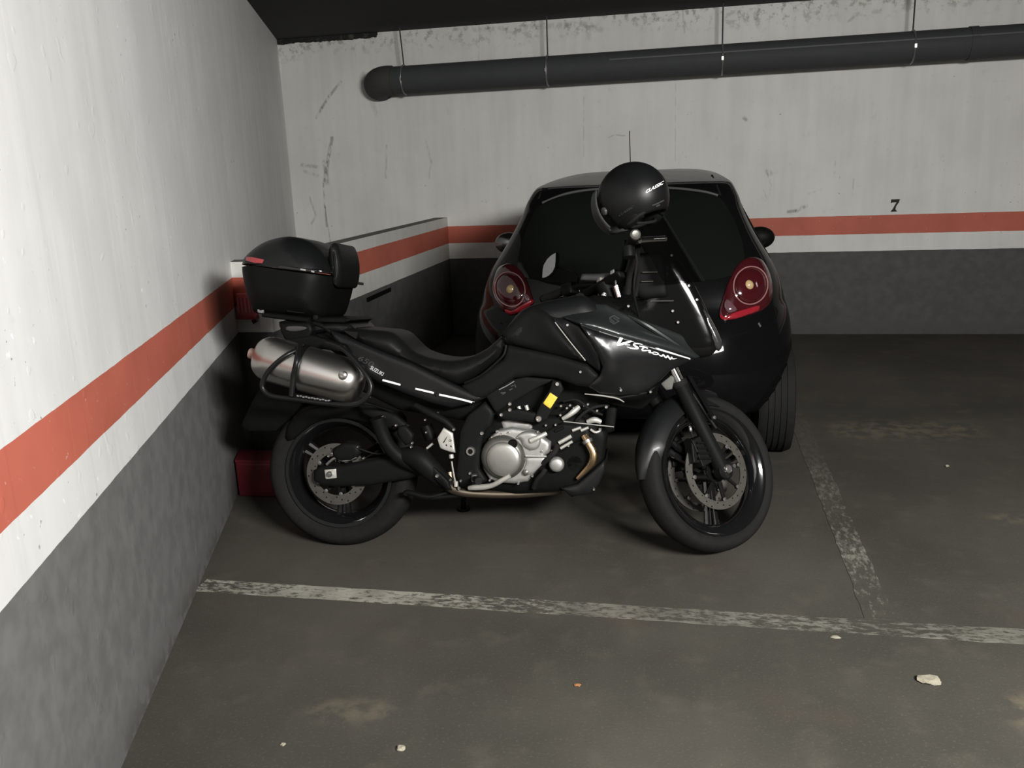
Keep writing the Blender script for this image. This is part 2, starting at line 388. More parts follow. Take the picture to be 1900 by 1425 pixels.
slab('wall_back', [(-4.4, YB, 0), (6.9, YB, 0), (6.9, YB, ZC), (-4.4, YB, ZC)], (0, 1, 0), .2, M_wb)
slab('wall_left', [(wall_x(-3.2), -3.2, 0), (wall_x(8), 8, 0), (wall_x(8), 8, ZC), (wall_x(-3.2), -3.2, ZC)], (-.94, -.342, 0), .2, M_wl)
# low boxed wall in the corner
xq = -2.17; yq = 4.2; zq = 1.09
TQ = .12                                  # a thin parapet round a corner recess
pl = [(wall_x(yq), yq), (xq, yq), (xq, YB), (xq - TQ, YB), (xq - TQ, yq + TQ), (wall_x(yq + TQ), yq + TQ)]
v = [(a, b, 0) for a, b in pl] + [(a, b, zq) for a, b in pl]
lw = struct(mk('wall_parapet', v, [(0, 1, 4, 5), (1, 2, 3, 4), (6, 7, 10, 11), (7, 8, 9, 10)] + [(i, (i + 1) % 6, 6 + (i + 1) % 6, 6 + i) for i in range(6)], M_wp, smooth=False))
lw.data.materials.append(mat('dirty_parapet_top', (.17, .17, .155), .8, spec=.1, noise=.25, nscale=20))
for p in lw.data.polygons:
    if p.normal.z > .9: p.material_index = 1

# floor paint
def paint_strip(name, x0, x1, y0, y1, m, label):
    nx = max(2, int((x1 - x0) / .05)); ny = max(2, int((y1 - y0) / .05)); rnd = random.Random(3)
    V = []; F = []
    for j in range(ny + 1):
        for i in range(nx + 1):
            x = x0 + (x1 - x0) * i / nx; y = y0 + (y1 - y0) * j / ny
            if nx > ny and j in (0, ny): y += rnd.uniform(-.003, .003)
            if ny > nx and i in (0, nx): x += rnd.uniform(-.004, .004)
            V.append((x, y, .0016))
    n = len(V); V += [(a, b, 0.0002) for a, b, _ in V]
    for j in range(ny):
        for i in range(nx):
            a = j * (nx + 1) + i; F.append((a, a + 1, a + nx + 2, a + nx + 1)); F.append((n + a, n + a + nx + 1, n + a + nx + 2, n + a + 1))
    for i in range(nx):
        a = i; b = ny * (nx + 1) + i; F.append((a, a + 1, n + a + 1, n + a)); F.append((b, b + 1, n + b + 1, n + b))
    for j in range(ny):
        a = j * (nx + 1); b = a + nx; F.append((a, a + nx + 1, n + a + nx + 1, n + a)); F.append((b, b + nx + 1, n + b + nx + 1, n + b))
    o = mk(name, V, F, m, smooth=False); tag(o, label, 'painted line'); return o
M_p1 = floor_nodes('worn_line_paint', dict(st=(1, 2.2, 1), lo=.42, hi=.58, grad=[('x', (-1.1, -.3, 1., .42))]))
M_p2 = floor_nodes('faded_line_paint', dict(st=(2.2, .8, 1), lo=.46, hi=.66, grad=[('y', (3.3, 4.7, .6, .08))]))
paint_strip('parking_line', wall_x(2.74) + .005, 4.6, 2.695, 2.79, M_p1, 'long worn white painted line running from the left wall across the foreground floor')
paint_strip('parking_line', .595, .695, 2.80, 6.4, M_p2, 'faded painted line running back along the floor beside the car')

# ------------------------------------------------------------------ things on the walls and floor
YP = 7.58
pc = [on_y(x, y, YP) for x, y in ((725, 150), (1017, 124), (1340, 100), (1692, 82), (1804, 75.5), (1899, 74))]
pa = pc[0]; pe = pa + (pc[5] - pa) * 1.9
pdir = (pe - pa).normalized()
R_P = .116
root = empty('drain_pipe', pa)
tag(root, 'long dark grey plastic drain pipe hung from rods across the back wall', 'pipe')
def loc(P, root=root): return [p - root.location for p in P]
tube('pipe_run', loc([pa + (pe - pa) * (i / 20) for i in range(21)]), R_P, M_pvc, root, segs=32)
seam = [pa + (pe - pa) * (.20 + .8 * i / 20) + Vector((0, -R_P * .93, R_P * .38)) for i in range(21)]
tube('seam', loc(seam), .008, mat('pvc_seam', (.10, .105, .105), .35, noise=.1), root, segs=6)
# elbow that turns into the wall
el = [pa + pdir * .02, pa - pdir * .05, pa - pdir * .11 + Vector((0, .03, -.01)), pa - pdir * .15 + Vector((0, .10, -.02)), pa - pdir * .155 + Vector((0, .20, -.02))]
tube('elbow', loc(el), [.124, .126, .128, .128, .13], M_pvcd, root, segs=28, sm=4)
for i, (px, ptop) in enumerate(((748, 56), (1016, 38), (1340, 14), (1691, -12))):
    t = (on_y(px, 100, YP).x - pa.x) / (pe.x - pa.x); c = pa + (pe - pa) * t
    ring = []
    for k in range(32):
        a = 2 * pi * k / 32; ring.append(c + Vector((0, cos(a), sin(a))) * (R_P + .004))
    st = mk('hanger', *geo_tube(loc(ring), .0075, 6, closed=True), M_galv, root)
    dx = -.018 if i == 0 else 0
    tube('rod', loc([c + Vector((0, 0, R_P)), Vector((c.x + dx, c.y, ZC))]), .0060, M_pvc, st, segs=8)
    q = c + Vector((0, -R_P - .006, -.004))
    box('bolt', q - root.location, (.008, 0, 0), (0, .009, 0), (0, 0, .014), M_bolt, st)
t = (on_y(1804, 75, YP).x - pa.x) / (pe.x - pa.x); c = pa + (pe - pa) * t
lathe('coupling', [(R_P - .01, -.03), (R_P + .006, -.03), (R_P + .006, .03), (R_P - .01, .03)], c - root.location, pdir, M_pvc, root, segs=32)

# painted 7
def text_geo(body, shear=0., bold=0.):
    cu = D.curves.new('txt', 'FONT'); cu.body = body; cu.shear = shear; cu.offset = bold; cu.resolution_u = 3
    o = D.objects.new('txt', cu); COL.objects.link(o)
    dg = bpy.context.evaluated_depsgraph_get(); dg.update()
    me = D.meshes.new_from_object(o.evaluated_get(dg))
    V = [(v.co.x, v.co.y) for v in me.vertices]; F = [tuple(p.vertices) for p in me.polygons]
    D.objects.remove(o); D.meshes.remove(me); D.curves.remove(cu)
    x0 = min(a for a, b in V); x1 = max(a for a, b in V); y0 = min(b for a, b in V); y1 = max(b for a, b in V)
    return [((a - x0) / (x1 - x0), (b - y0) / (y1 - y0)) for a, b in V], F
sv = [(653.5, 370), (670, 369.5), (667.5, 376), (663, 382), (661.2, 388), (664.5, 392.5), (652, 393), (656.5, 387.5), (660, 381), (663.5, 375.2), (655, 375.8), (652.5, 377.6)]
P7 = [on_y(1000 + x, y, YB) for x, y in sv]
n = len(P7)
V7 = [Vector((p.x, YB - .003, p.z)) for p in P7] + [Vector((p.x, YB - .0005, p.z)) for p in P7]
o = mk('stall_number', V7, [tuple(range(n)), tuple(range(2 * n - 1, n - 1, -1))] + [(i, (i + 1) % n, n + (i + 1) % n, n + i) for i in range(n)], mat('stencil_paint', (.035, .033, .028), .7, spec=.1, noise=.2), smooth=False)
tag(o, 'black stencilled number 7 painted above the red stripe of the back wall', 'number')

# red ribbed plastic piece on the low wall
p0 = on_y(433, 544, 4.2); p1 = on_y(481, 590, 4.2)
cx = (p0.x + p1.x) / 2 + .012; cz = (p0.z + p1.z) / 2; hw = (p1.x - p0.x) / 2 - .012; hh = (p0.z - p1.z) / 2
root = empty('reflector', (cx, 4.2, cz)); tag(root, 'red ribbed plastic reflector on the low wall behind the black top case', 'reflector')
box('backing', (0, -.012, 0), (hw, 0, 0), (0, .012, 0), (0, 0, hh), M_redclr, root, bev=.004)
for k in range(5):
    x = -hw * .8 + k * hw * .38
    v, f = geo_lathe([(.009, -hh * .62), (.010, 0), (.009, hh * .55)], (x, -.026, hh * .12), (0, 0, 1), 10)
    mk('rib', v, f, M_redclr, root)
box('lip', (.004, -.03, -hh * .86), (hw * 1.04, 0, 0), (0, .022, 0), (0, 0, hh * .13), M_redb if False else M_redr, root, bev=.004)
box('peg', (hw * .82, -.03, -hh * 1.15), (.012, 0, .006), (0, .01, 0), (-.004, 0, .010), M_redd, root)

# red box on the floor
pb = on_z(440, 921, 0)
yb0 = pb.y; xb0 = wall_x(yb0) + .012
root = empty('box', (xb0, yb0, 0)); tag(root, 'dull red plastic box on the floor between the wall and the rear tyre', 'box')
d_ = Vector((-.342, .94, 0))
v = [Vector((0, 0, 0)), Vector((.20, .004, 0)), Vector((.20, .004, 0)) + d_ * .16 , d_ * .16]
v = v + [a + Vector((0, 0, .175)) for a in v]
o = mk('tub', v, [(0, 1, 2, 3), (0, 1, 5, 4), (1, 2, 6, 5), (2, 3, 7, 6), (3, 0, 4, 7), (4, 5, 6, 7)], M_redbox, root, smooth=False)
b_ = o.modifiers.new('bevel', 'BEVEL'); b_.width = .008; b_.segments = 2
lc = sum((a for a in v[4:]), Vector()) / 4
vv = [lc + (a - lc) * 1.0 for a in v[4:]] + [lc + (a - lc) * 1.0 + Vector((0, 0, .016)) for a in v[4:]]
mk('rim', vv, [(0, 1, 2, 3), (4, 5, 6, 7), (0, 1, 5, 4), (1, 2, 6, 5), (2, 3, 7, 6), (3, 0, 4, 7)], M_redbox, root, smooth=False)

# black strip on the side of the low wall
def on_x(px, py, x): r = ray(px, py); return CAM + r * (x / r.x)
a, b = on_x(680, 556.5, xq), on_x(723, 537, xq)
o = mk('rubber_strip', *geo_box((a + b) / 2 + Vector((.006, 0, 0)), (b - a) / 2, (.006, 0, 0), (0, 0, .014), ), M_plast, smooth=False)
tag(o, 'short black strip stuck along the white band on the side of the low wall', 'strip')

# litter
def chip(name, px, py, s, m, label, cat, seed, flat=.35, group=None):
    rnd = random.Random(seed); c = on_z(px, py, 0); bm = bmesh.new(); bmesh.ops.create_icosphere(bm, subdivisions=2, radius=1)
    for v in bm.verts:
        k = 1 + rnd.uniform(-.28, .28); v.co = Vector((v.co.x * s[0] * k, v.co.y * s[1] * k, max(-.6, v.co.z) * min(s) * flat * k))
    z0 = min(v.co.z for v in bm.verts)
    V = [v.co - Vector((0, 0, z0)) for v in bm.verts]; F = [tuple(v.index for v in f.verts) for f in bm.faces]
    bm.free(); o = mk(name, V, F, m, smooth=False); o.location = (c.x, c.y, .0005); tag(o, label, cat, group)
chip('paper_scrap', 1722, 1264, (.034, .026), M_chip, 'crumpled pale scrap lying on the bare floor at the lower right', 'litter', 2, .28)
chip('plaster_chip', 744, 1391, (.012, .010), M_chip, 'small pale plaster chip on the floor near the bottom edge', 'chip', 5, .6, 'pale plaster chips scattered on the floor')
chip('plaster_chip', 1550, 1183, (.016, .009), M_chip, 'flat pale chip just in front of where the painted lines meet', 'chip', 6, .3, 'pale plaster chips scattered on the floor')
chip('plaster_chip', 1757, 866, (.010, .010), M_chip, 'tiny pale chip on the dark floor right of the car', 'chip', 7, .6, 'pale plaster chips scattered on the floor')
chip('plaster_chip', 525, 1383, (.008, .006), M_chip, 'smallest pale chip on the floor near the bottom left', 'chip', 9, .6, 'pale plaster chips scattered on the floor')
chip('litter_scrap', 1071, 1273, (.010, .007), M_orange, 'tiny orange brown bit of litter on the foreground floor', 'litter', 8, .5)

# ------------------------------------------------------------------ ray cast patches
def bvh_local(objs):
    V = []; F = []
    for o in objs:
        k = len(V); V += [v.co.copy() for v in o.data.vertices]; F += [tuple(i + k for i in p.vertices) for p in o.data.polygons]
    return BVHTree.FromPolygons(V, F)
def cast(bvh, Mi, px, py):
    o = Mi @ CAM; d = (Mi.to_3x3() @ ray(px, py)).normalized()
    h = bvh.ray_cast(o, d)
    if h[0] is None:                      # just past the rim: slide to the nearest point of the body
        p = o + d * 3.5
        for _ in range(10):
            q = bvh.find_nearest(p); p = o + d * (q[0] - o).dot(d)
        h = q
    return (h[0], h[1] if h[1].dot(d) < 0 else -h[1])
def patch(name, outline, bvh, Mi, off, th, m, parent, res=8, sm=0, dome=0., rr=20, label=None, smooth=True, ang=40):
    """a skin of given thickness laid on a body under a traced outline"""
    P = [Vector((a, b, 0)) for a, b in outline]
    if sm: P = catmull(P, sm, True)
    P = resample(P, res)
    vs, tris, d = fill2d([(p.x, p.y) for p in P], res, (rr * .04, rr * .15, rr * .4) if dome else ())
    T = []; Bk = []; last = None
    for (x, y), dd in zip(vs, d):
        h, n = cast(bvh, Mi, x, y)
        if h is None:
            o_ = Mi @ CAM; dr = (Mi.to_3x3() @ ray(x, y)).normalized()
            h = o_ + dr * ((last[0] - o_).length if last else 4.3); n = last[1] if last else -dr
        last = (h, n)
        t = min(dd / rr, 1); z = off + th + dome * sqrt(max(0, 1 - (1 - t) ** 2))
        T.append(h + n * z); Bk.append(h + n * (off - .002))
    N = len(T); F = list(tris) + [tuple(i + N for i in reversed(t)) for t in tris]
    ed = {}
    for t in tris:
        for i in range(3):
            e = (t[i], t[(i + 1) % 3]); ed[tuple(sorted(e))] = ed.get(tuple(sorted(e)), 0) + 1
    for (a, b), k in ed.items():
        if k == 1: F.append((a, b, b + N, a + N))
    return mk(name, T + Bk, F, m, parent, smooth=smooth, ang=ang, label=label)
def strokes(name, paths, bvh, Mi, off, m, parent, sm=5, label=None):
    """pen strokes [(x, y, width), ...] in traced coordinates laid on a body"""
    V = []; F = []
    for path in paths:
        P = [Vector((a, b, 0)) for a, b, w in path]; Wd = [w for a, b, w in path]
        Q = catmull(P, sm); ws = [v.x for v in catmull([Vector((w, 0, 0)) for w in Wd], sm)]
        k0 = len(V); dup = []
        for i, q in enumerate(Q):
            t = (Q[min(i + 1, len(Q) - 1)] - Q[max(i - 1, 0)]).normalized(); nrm = Vector((-t.y, t.x, 0))
            for s in (-.5, .5):
                p = q + nrm * s * max(ws[i], .4); h, n = cast(bvh, Mi, p.x, p.y)
                if h is None: h, n = dup[-1]
                dup.append((h, n)); V.append(h + n * (off + .0008))
        nq = len(Q) * 2
        V += [h + n * (off - .001) for h, n in dup]
        for i in range(len(Q) - 1):
            a = k0 + 2 * i; b = a + nq; F += [(a, a + 1, a + 3, a + 2), (b, b + 2, b + 3, b + 1), (a, a + 2, b + 2, b), (a + 1, b + 1, b + 3, a + 3)]
    return mk(name, V, F, m, parent, smooth=False, label=label)
def lettering(name, body, org, xd, yd, bvh, Mi, off, m, parent, shear=0., bold=0., label=None):
    vs, fs = text_geo(body, shear, bold); T = []; Bk = []
    for a, b in vs:
        px = org[0] + xd[0] * a + yd[0] * b; py = org[1] + xd[1] * a + yd[1] * b
        h, n = cast(bvh, Mi, px, py)
        if h is None: h, n = T_last
        T_last = (h, n); T.append(h + n * (off + .0008)); Bk.append(h + n * (off - .001))
    N = len(T); F = list(fs) + [tuple(i + N for i in reversed(t)) for t in fs]; ed = {}
    for t in fs:
        for i in range(len(t)):
            e = tuple(sorted((t[i], t[(i + 1) % len(t)]))); ed[e] = ed.get(e, 0) + 1
    F += [(a, b, b + N, a + N) for (a, b), k in ed.items() if k == 1]
    return mk(name, T + Bk, F, m, parent, smooth=False, label=label)

# ------------------------------------------------------------------ the car
CX, CY = -.315, 5.9
car = empty('car', (CX, CY, 0)); tag(car, 'small black hatchback parked nose to the back wall behind the motorcycle', 'car')
CM = Matrix.Translation((-CX, -CY, 0))
# level: z, rear y, half width, rear corner radius, front y, bow
LV = [(.235, 4.36, .74, .30, 7.40, .05), (.27, 4.20, .80, .40, 7.50, .07), (.36, 4.125, .832, .42, 7.54, .08), (.48, 4.10, .845, .42, 7.56, .08), (.60, 4.115, .842, .42, 7.55, .08),
      (.70, 4.15, .832, .40, 7.50, .08), (.76, 4.185, .82, .38, 7.42, .08), (.80, 4.215, .806, .36, 7.36, .08), (.88, 4.24, .785, .34, 7.26, .08), (.96, 4.27, .755, .32, 7.0, .08),
      (1.02, 4.305, .722, .30, 6.9, .08), (1.10, 4.36, .672, .28, 6.76, .08), (1.18, 4.43, .628, .26, 6.62, .07), (1.26, 4.52, .592, .24, 6.48, .06), (1.315, 4.585, .575, .22, 6.40, .05), (1.35, 4.64, .56, .20, 6.34, .05), (1.378, 4.685, .547, .20, 6.29, .05), (1.398, 4.74, .533, .20, 6.24, .05), (1.414, 4.88, .512, .20, 6.18, .045), (1.430, 5.07, .482, .20, 6.10, .04), (1.446, 5.28, .435, .20, 6.0, .03), (1.459, 5.48, .36, .15, 5.9, .015), (1.465, 5.62, .26, .10, 5.8, 0)]
def outline(y0, hw, r, y1, bow, n=14):
    pts = []
    r2 = min(.45, (y1 - y0) * .3, hw * .8)
    def rb(x): return y0 + bow * (abs(x) / hw) ** 2.2
    for i in range(n): x = -(hw - r) + 2 * (hw - r) * i / n; pts.append((x, rb(x)))
    for i in range(n):
        a = -pi / 2 + pi / 2 * i / n; x = hw - r + r * cos(a); pts.append((x, rb(x) + r * (1 + sin(a))))
    ya = y0 + bow + r; yb_ = y1 - r2
    for i in range(10): pts.append((hw, ya + (yb_ - ya) * i / 10))
    for i in range(n): a = pi / 2 * i / n; pts.append((hw - r2 + r2 * cos(a), y1 - r2 + r2 * sin(a)))
    for i in range(n): a = pi / 2 + pi / 2 * i / n; pts.append((-hw + r2 + r2 * cos(a), y1 - r2 + r2 * sin(a)))
    for i in range(10): pts.append((-hw, yb_ + (ya - yb_) * i / 10))
    for i in range(n):
        a = pi + pi / 2 * i / n; x = -hw + r + r * cos(a); pts.append((x, rb(x) + r * (1 + sin(a))))
    return pts
LVi = []
for i in range(len(LV) - 1):
    for k in range(3):
        t = k / 3
        p0_, p1_, p2_, p3_ = LV[max(0, i - 1)], LV[i], LV[i + 1], LV[min(len(LV) - 1, i + 2)]
        LVi.append(tuple(.5 * (2 * b + (c - a) * t + (2 * a - 5 * b + 4 * c - d) * t * t + (3 * b - a - 3 * c + d) * t ** 3) for a, b, c, d in zip(p0_, p1_, p2_, p3_)))
LVi.append(LV[-1])
V = []; F = []
for (z, y0, hw_, r, y1, bow) in LVi: V += [(x, y - CY, z) for x, y in outline(y0, hw_, r, y1, bow)]
npt = len(V) // len(LVi)
for j in range(len(LVi) - 1):
    for i in range(npt):
        a = j * npt + i; b = j * npt + (i + 1) % npt; F.append((a, b, b + npt, a + npt))
F += [tuple(range(npt)), tuple((len(LVi) - 1) * npt + i for i in range(npt))]
body = mk('body', V, F, M_car, car, ang=50)
CB = bvh_local([body]); CMi = CM
patch('rear_window', [(1000, 384), (1040, 366), (1100, 357), (1170, 354), (1240, 354), (1300, 360), (1334, 368), (1352, 392), (1370, 430), (1380, 470), (1376, 500), (1340, 516), (1250, 524), (1165, 527), (1080, 525), (1000, 520), (966, 510), (962, 484), (972, 440), (985, 408)], CB, CMi, 0, .004, M_glass_d, car, res=12, sm=3)
tube('window_seal', [cast(CB, CMi, x, y)[0] for x, y in [(1006, 377), (1050, 360), (1100, 352), (1170, 349), (1240, 349), (1300, 355), (1332, 363)]], .008, mat('window_seal_rubber', (.05, .05, .05), .35, noise=.1), car, segs=8, sm=5)
for pts in ([(1015, 336), (1008, 350), (1000, 368)], [(1321, 326), (1330, 345), (1336, 362)]):
    tube('roof_channel', [cast(CB, CMi, x, y)[0] or Vector((0, 0, 1.4)) for x, y in pts], .007, M_rub, car, segs=6)
# tail lamps
def lamp(lens, ring_c, rx, ry, tilt, bulb, low, hl):
    ln_ = patch('tail_lamp', lens, CB, CMi, 0, .006, M_redl, car, res=6, sm=3, dome=.018, rr=22, label='dark red teardrop tail lamp')
    lb = bvh_local([ln_, body])
    rp = []
    for k in range(40):
        a = 2 * pi * k / 40; x = ring_c[0] + rx * cos(a) * cos(tilt) - ry * sin(a) * sin(tilt); y = ring_c[1] + rx * cos(a) * sin(tilt) + ry * sin(a) * cos(tilt)
        h, n = cast(lb, CMi, x, y); rp.append(h + n * .004)
    mk('ring', *geo_tube(rp, .0035, 6, closed=True), M_clear, ln_, label='clear ring around the round lamp')
    el_ = [(ring_c[0] + (rx - 3) * cos(a) * cos(tilt) - (ry - 3) * sin(a) * sin(tilt), ring_c[1] + (rx - 3) * cos(a) * sin(tilt) + (ry - 3) * sin(a) * cos(tilt)) for a in [2 * pi * k / 28 for k in range(28)]]
    patch('round_lens', el_, lb, CMi, .001, .002, M_redd if False else M_redl, ln_, res=5, dome=.012, rr=25)
    lb2 = bvh_local([o for o in ln_.children] + [ln_])
    h, n = cast(lb2, CMi, *bulb)
    lathe('bulb', [(.001, .012), (.012, .010), (.020, .004), (.023, 0), (.022, -.006)], h, n, M_bulb, ln_, segs=24, label='amber bulb window')
    patch('lower_lens', low, lb, CMi, .001, .003, M_redb, ln_, res=4, sm=3, dome=.006, rr=8, label='bright red lower lens')
    patch('lens_highlight', hl, lb, CMi, .004, .003, mat('lens_highlight_pink', (.10, .05, .06), .06, coat=1., noise=.1), ln_, res=4, sm=3, dome=.008, rr=8, label='painted pinkish highlight on the lower lens')  # pinkish highlight of the lens laid on as a coloured patch
lamp([(1400, 479), (1414, 486), (1426, 508), (1431, 535), (1428, 560), (1412, 577), (1380, 588), (1350, 594), (1338, 591), (1334, 578), (1340, 556), (1352, 520), (1368, 492), (1384, 480)], (1392, 530), 31, 35, .25, (1391, 528),
     [(1337, 582), (1345, 588), (1362, 580), (1385, 573), (1407, 567), (1404, 577), (1372, 588), (1348, 593), (1338, 590)], [(1344, 562), (1350, 556), (1362, 568), (1366, 576), (1352, 581), (1345, 574)])
lamp([(935, 493), (948, 490), (966, 502), (978, 522), (986, 545), (990, 558), (984, 566), (965, 578), (945, 582), (930, 574), (920, 556), (916, 535), (920, 512), (927, 498)], (947, 537), 27, 32, -.35, (946, 536),
     [(938, 574), (950, 577), (962, 570), (985, 556), (988, 562), (966, 577), (950, 582), (940, 580)], [(972, 548), (978, 546), (984, 556), (976, 560)])
# door mirrors
for (px, py, rx, m2) in ((1409, 441, .055, M_plast), (944, 451, .055, mat('mirror_reflection_grey', (.25, .25, .25), .25, metal=.9, noise=.05))):  # left housing made grey metal to stand in for a pale reflection
    c = on_y(px, py, 5.75) - Vector((CX, CY, 0)); sgn = 1 if c.x > 0 else -1
    bm = bmesh.new(); bmesh.ops.create_uvsphere(bm, u_segments=24, v_segments=14, radius=1)
    V = [c + Vector((v.co.x * .095, v.co.y * .055, v.co.z * .070)) for v in bm.verts]; F = [tuple(v.index for v in f.verts) for f in bm.faces]; bm.free()
    mo = mk('door_mirror', V, F, m2, car)
    tube('stalk', [c + Vector((-sgn * .05, 0, -.02)), c + Vector((-sgn * .13, .02, -.05))], .018, M_plast, mo)
    mk('mirror_glass', *geo_lathe([(.001, .0), (.045, 0), (.045, -.006)], c + Vector((0, -.046, 0)), (0, -1, .05), 24), M_mirror, mo)
# wheels
for sx in (-1, 1):
    for wy in (4.60, 6.95):
        c = Vector((sx * (.843 - .09), wy - CY, .292)); ax = Vector((sx, 0, 0))
        tr = [(.2925, -.065)] + [q for o_ in (-.045, -.015, .015, .045) for q in ((.2928, o_ - .006), (.287, o_ - .005), (.287, o_ + .005), (.2928, o_ + .006))] + [(.2925, .065)]
        prof = [(.19, -.085), (.25, -.092), (.282, -.085)] + tr + [(.283, .088), (.25, .095), (.19, .088)]
        w_ = lathe('wheel', [(.001, .06), (.05, .06), (.12, .068), (.18, .082), (.192, .09), (.192, -.08), (.05, -.06), (.001, -.06)], c, ax, M_alu, car, 36)
        ty = lathe('tyre', prof, c, ax, M_rub, w_, 48, closed=True)
        ty.data.materials.append(M_black)
# bumper line, plate, antenna, wiper
ant = on_y(1170, 327, 5.35) - Vector((CX, CY, 0)); at_ = on_y(1168, 243, 5.35) - Vector((CX, CY, 0))
an = lathe('antenna', [(.014, -.02), (.012, .01), (.006, .03)], ant, (0, 0, 1), M_plast, car, 16)
tube('rod', [ant + Vector((0, 0, .02)), at_], .0028, M_plast, an, segs=6)
bl = [cast(CB, CMi, x, y)[0] for x, y in [(930, 600), (1000, 625), (1100, 635), (1200, 635), (1300, 632), (1380, 618), (1440, 596)]]
tube('bumper_seam', [p for p in bl if p], .003, M_black, car, segs=6, sm=4)
# side windows
for s in (-1, 1):
    V = []; 
    sw = [(-1.15, 1.0), (-.85, 1.02), (-.30, 1.02), (.55, 1.0), (.40, 1.10), (.05, 1.30), (-.30, 1.345), (-.80, 1.335), (-1.05, 1.26)]
    T = []; Bk = []
    for y, z in sw:
        h = CB.ray_cast(Vector((s * 3, y, z)), Vector((-s, 0, 0))); T.append(h[0] + Vector((s * .004, 0, .001))); Bk.append(h[0] - Vector((s * .004, 0, 0)))
    n = len(T); mk('side_window', T + Bk, [tuple(range(n)), tuple(range(2 * n - 1, n - 1, -1))] + [(i, (i + 1) % n, n + (i + 1) % n, n + i) for i in range(n)], M_glass_d, car, smooth=False)

# ------------------------------------------------------------------ the motorcycle
BO = Vector((-1.435, 3.178, 0)); YW = radians(3.4); LEAN = radians(9)
bf = Vector((cos(YW), sin(YW), 0)); _n = Vector((sin(YW), -cos(YW), 0)); _z = Vector((0, 0, 1))
bn = _n * cos(LEAN) + _z * sin(LEAN); bu = _z * cos(LEAN) - _n * sin(LEAN)
BM = Matrix(((bf.x, -bn.x, bu.x, BO.x), (bf.y, -bn.y, bu.y, BO.y), (bf.z, -bn.z, bu.z, BO.z), (0, 0, 0, 1)))
BMi = BM.inverted()
bike = empty('motorcycle', mw=BM)
tag(bike, 'black touring motorcycle leaning on its stand in front of the parked car', 'motorcycle')
BC = BMi @ CAM; BR = BMi.to_3x3()
RT = Vector((0, -1, 0))            # right hand side of the bike, towards the camera
def B(px, py, w=0.):
    d = BR @ ray(px, py); t = (-w - BC.y) / d.y; return BC + d * t
def panel(name, pts, w=.15, bulge=.02, r=.05, th=.012, m=M_satin, parent=None, sm=0, res=.013, both=False, label=None, ang=35, step=None, env=None):
    parent = parent or bike
    L = []
    for p in pts:
        ww = p[2] if len(p) > 2 else w; q = B(p[0], p[1], ww); L.append(Vector((q.x, q.z, ww)))
    if sm: L = catmull(L, sm, True)
    L = resample(L, step or res)
    poly = [(p.x, p.y) for p in L]; bw_ = np.array([p.z for p in L]); bp_ = np.array(poly)
    vs, tris, d = fill2d(poly, res, (r * .03, r * .12, r * .3, r * .6)); top = []; back = []; nb = len(L)
    if env:                                # rounding follows a larger common outline
        ev = [B(p[0], p[1], p[2] if len(p) > 2 else w) for p in env]; ev = [(q.x, q.z) for q in catmull([Vector((e.x, 0, e.z)) for e in ev], 4, True)]
        EP = np.array(ev); EQ = np.roll(EP, -1, 0) - EP; EL = np.maximum((EQ ** 2).sum(1), 1e-12)
        def ed_(x, y):
            t = np.clip(((x - EP[:, 0]) * EQ[:, 0] + (y - EP[:, 1]) * EQ[:, 1]) / EL, 0, 1)
            return sqrt(((x - EP[:, 0] - t * EQ[:, 0]) ** 2 + (y - EP[:, 1] - t * EQ[:, 1]) ** 2).min()) if pip(x, y, ev) else 0.
        d = [ed_(*v) for v in vs]
    for i, ((x, y), dd) in enumerate(zip(vs, d)):
        if i < nb: w0 = bw_[i]
        else:
            k = 1 / np.maximum((bp_[:, 0] - x) ** 2 + (bp_[:, 1] - y) ** 2, 1e-9) ** 1.5; w0 = float((k * bw_).sum() / k.sum())
        t = min(dd / r, 1); g = bulge * sqrt(max(0, 1 - (1 - t) ** 2))
        top.append(Vector((x, -(w0 + g), y))); back.append(Vector((x, (w0 + g) if both else -(w0 - th), y)))
    N = len(top); F = list(tris) + [tuple(i + N for i in reversed(t)) for t in tris]; ed = {}
    for t in tris:
        for i in range(3):
            e = tuple(sorted((t[i], t[(i + 1) % 3]))); ed[e] = ed.get(e, 0) + 1
    F += [(a, b, b + N, a + N) for (a, b), k in ed.items() if k == 1]
    return mk(name, top + back, F, m, parent, ang=ang, label=label)
def bolt(px, py, w, r=.008, parent=None, m=M_bolt, name='bolt', h=.006):
    c = B(px, py, w); r *= .86
    return lathe(name, [(r * .45, h * .55), (r * .5, h), (r * .8, h), (r, h * .6), (r, -h)], c, RT, m, parent or bike, 14)
def T(name, pts, rad, m, parent=None, w=.15, segs=10, sm=5, label=None):
    return tube(name, [B(p[0], p[1], p[2] if len(p) > 2 else w) for p in pts], rad, m, parent or bike, segs, sm, label=label)
def torus_wheel(name, c, ax, R, rw, rin, parent, m=M_rub):
    prof = []
    hw_ = rw / 2
    for k in range(17):
        a = pi * k / 16; prof.append((R - hw_ * .55 + hw_ * .55 * sin(a), -hw_ * cos(a)))
    prof = [(rin, -hw_ * .62), (rin + .012, -hw_ * .80), (R - hw_ * .8, -hw_ * .985)] + prof + [(R - hw_ * .8, hw_ * .985), (rin + .012, hw_ * .80), (rin, hw_ * .62)]
    return lathe(name, prof, c, ax, m, parent, 96, closed=True, ang=50)
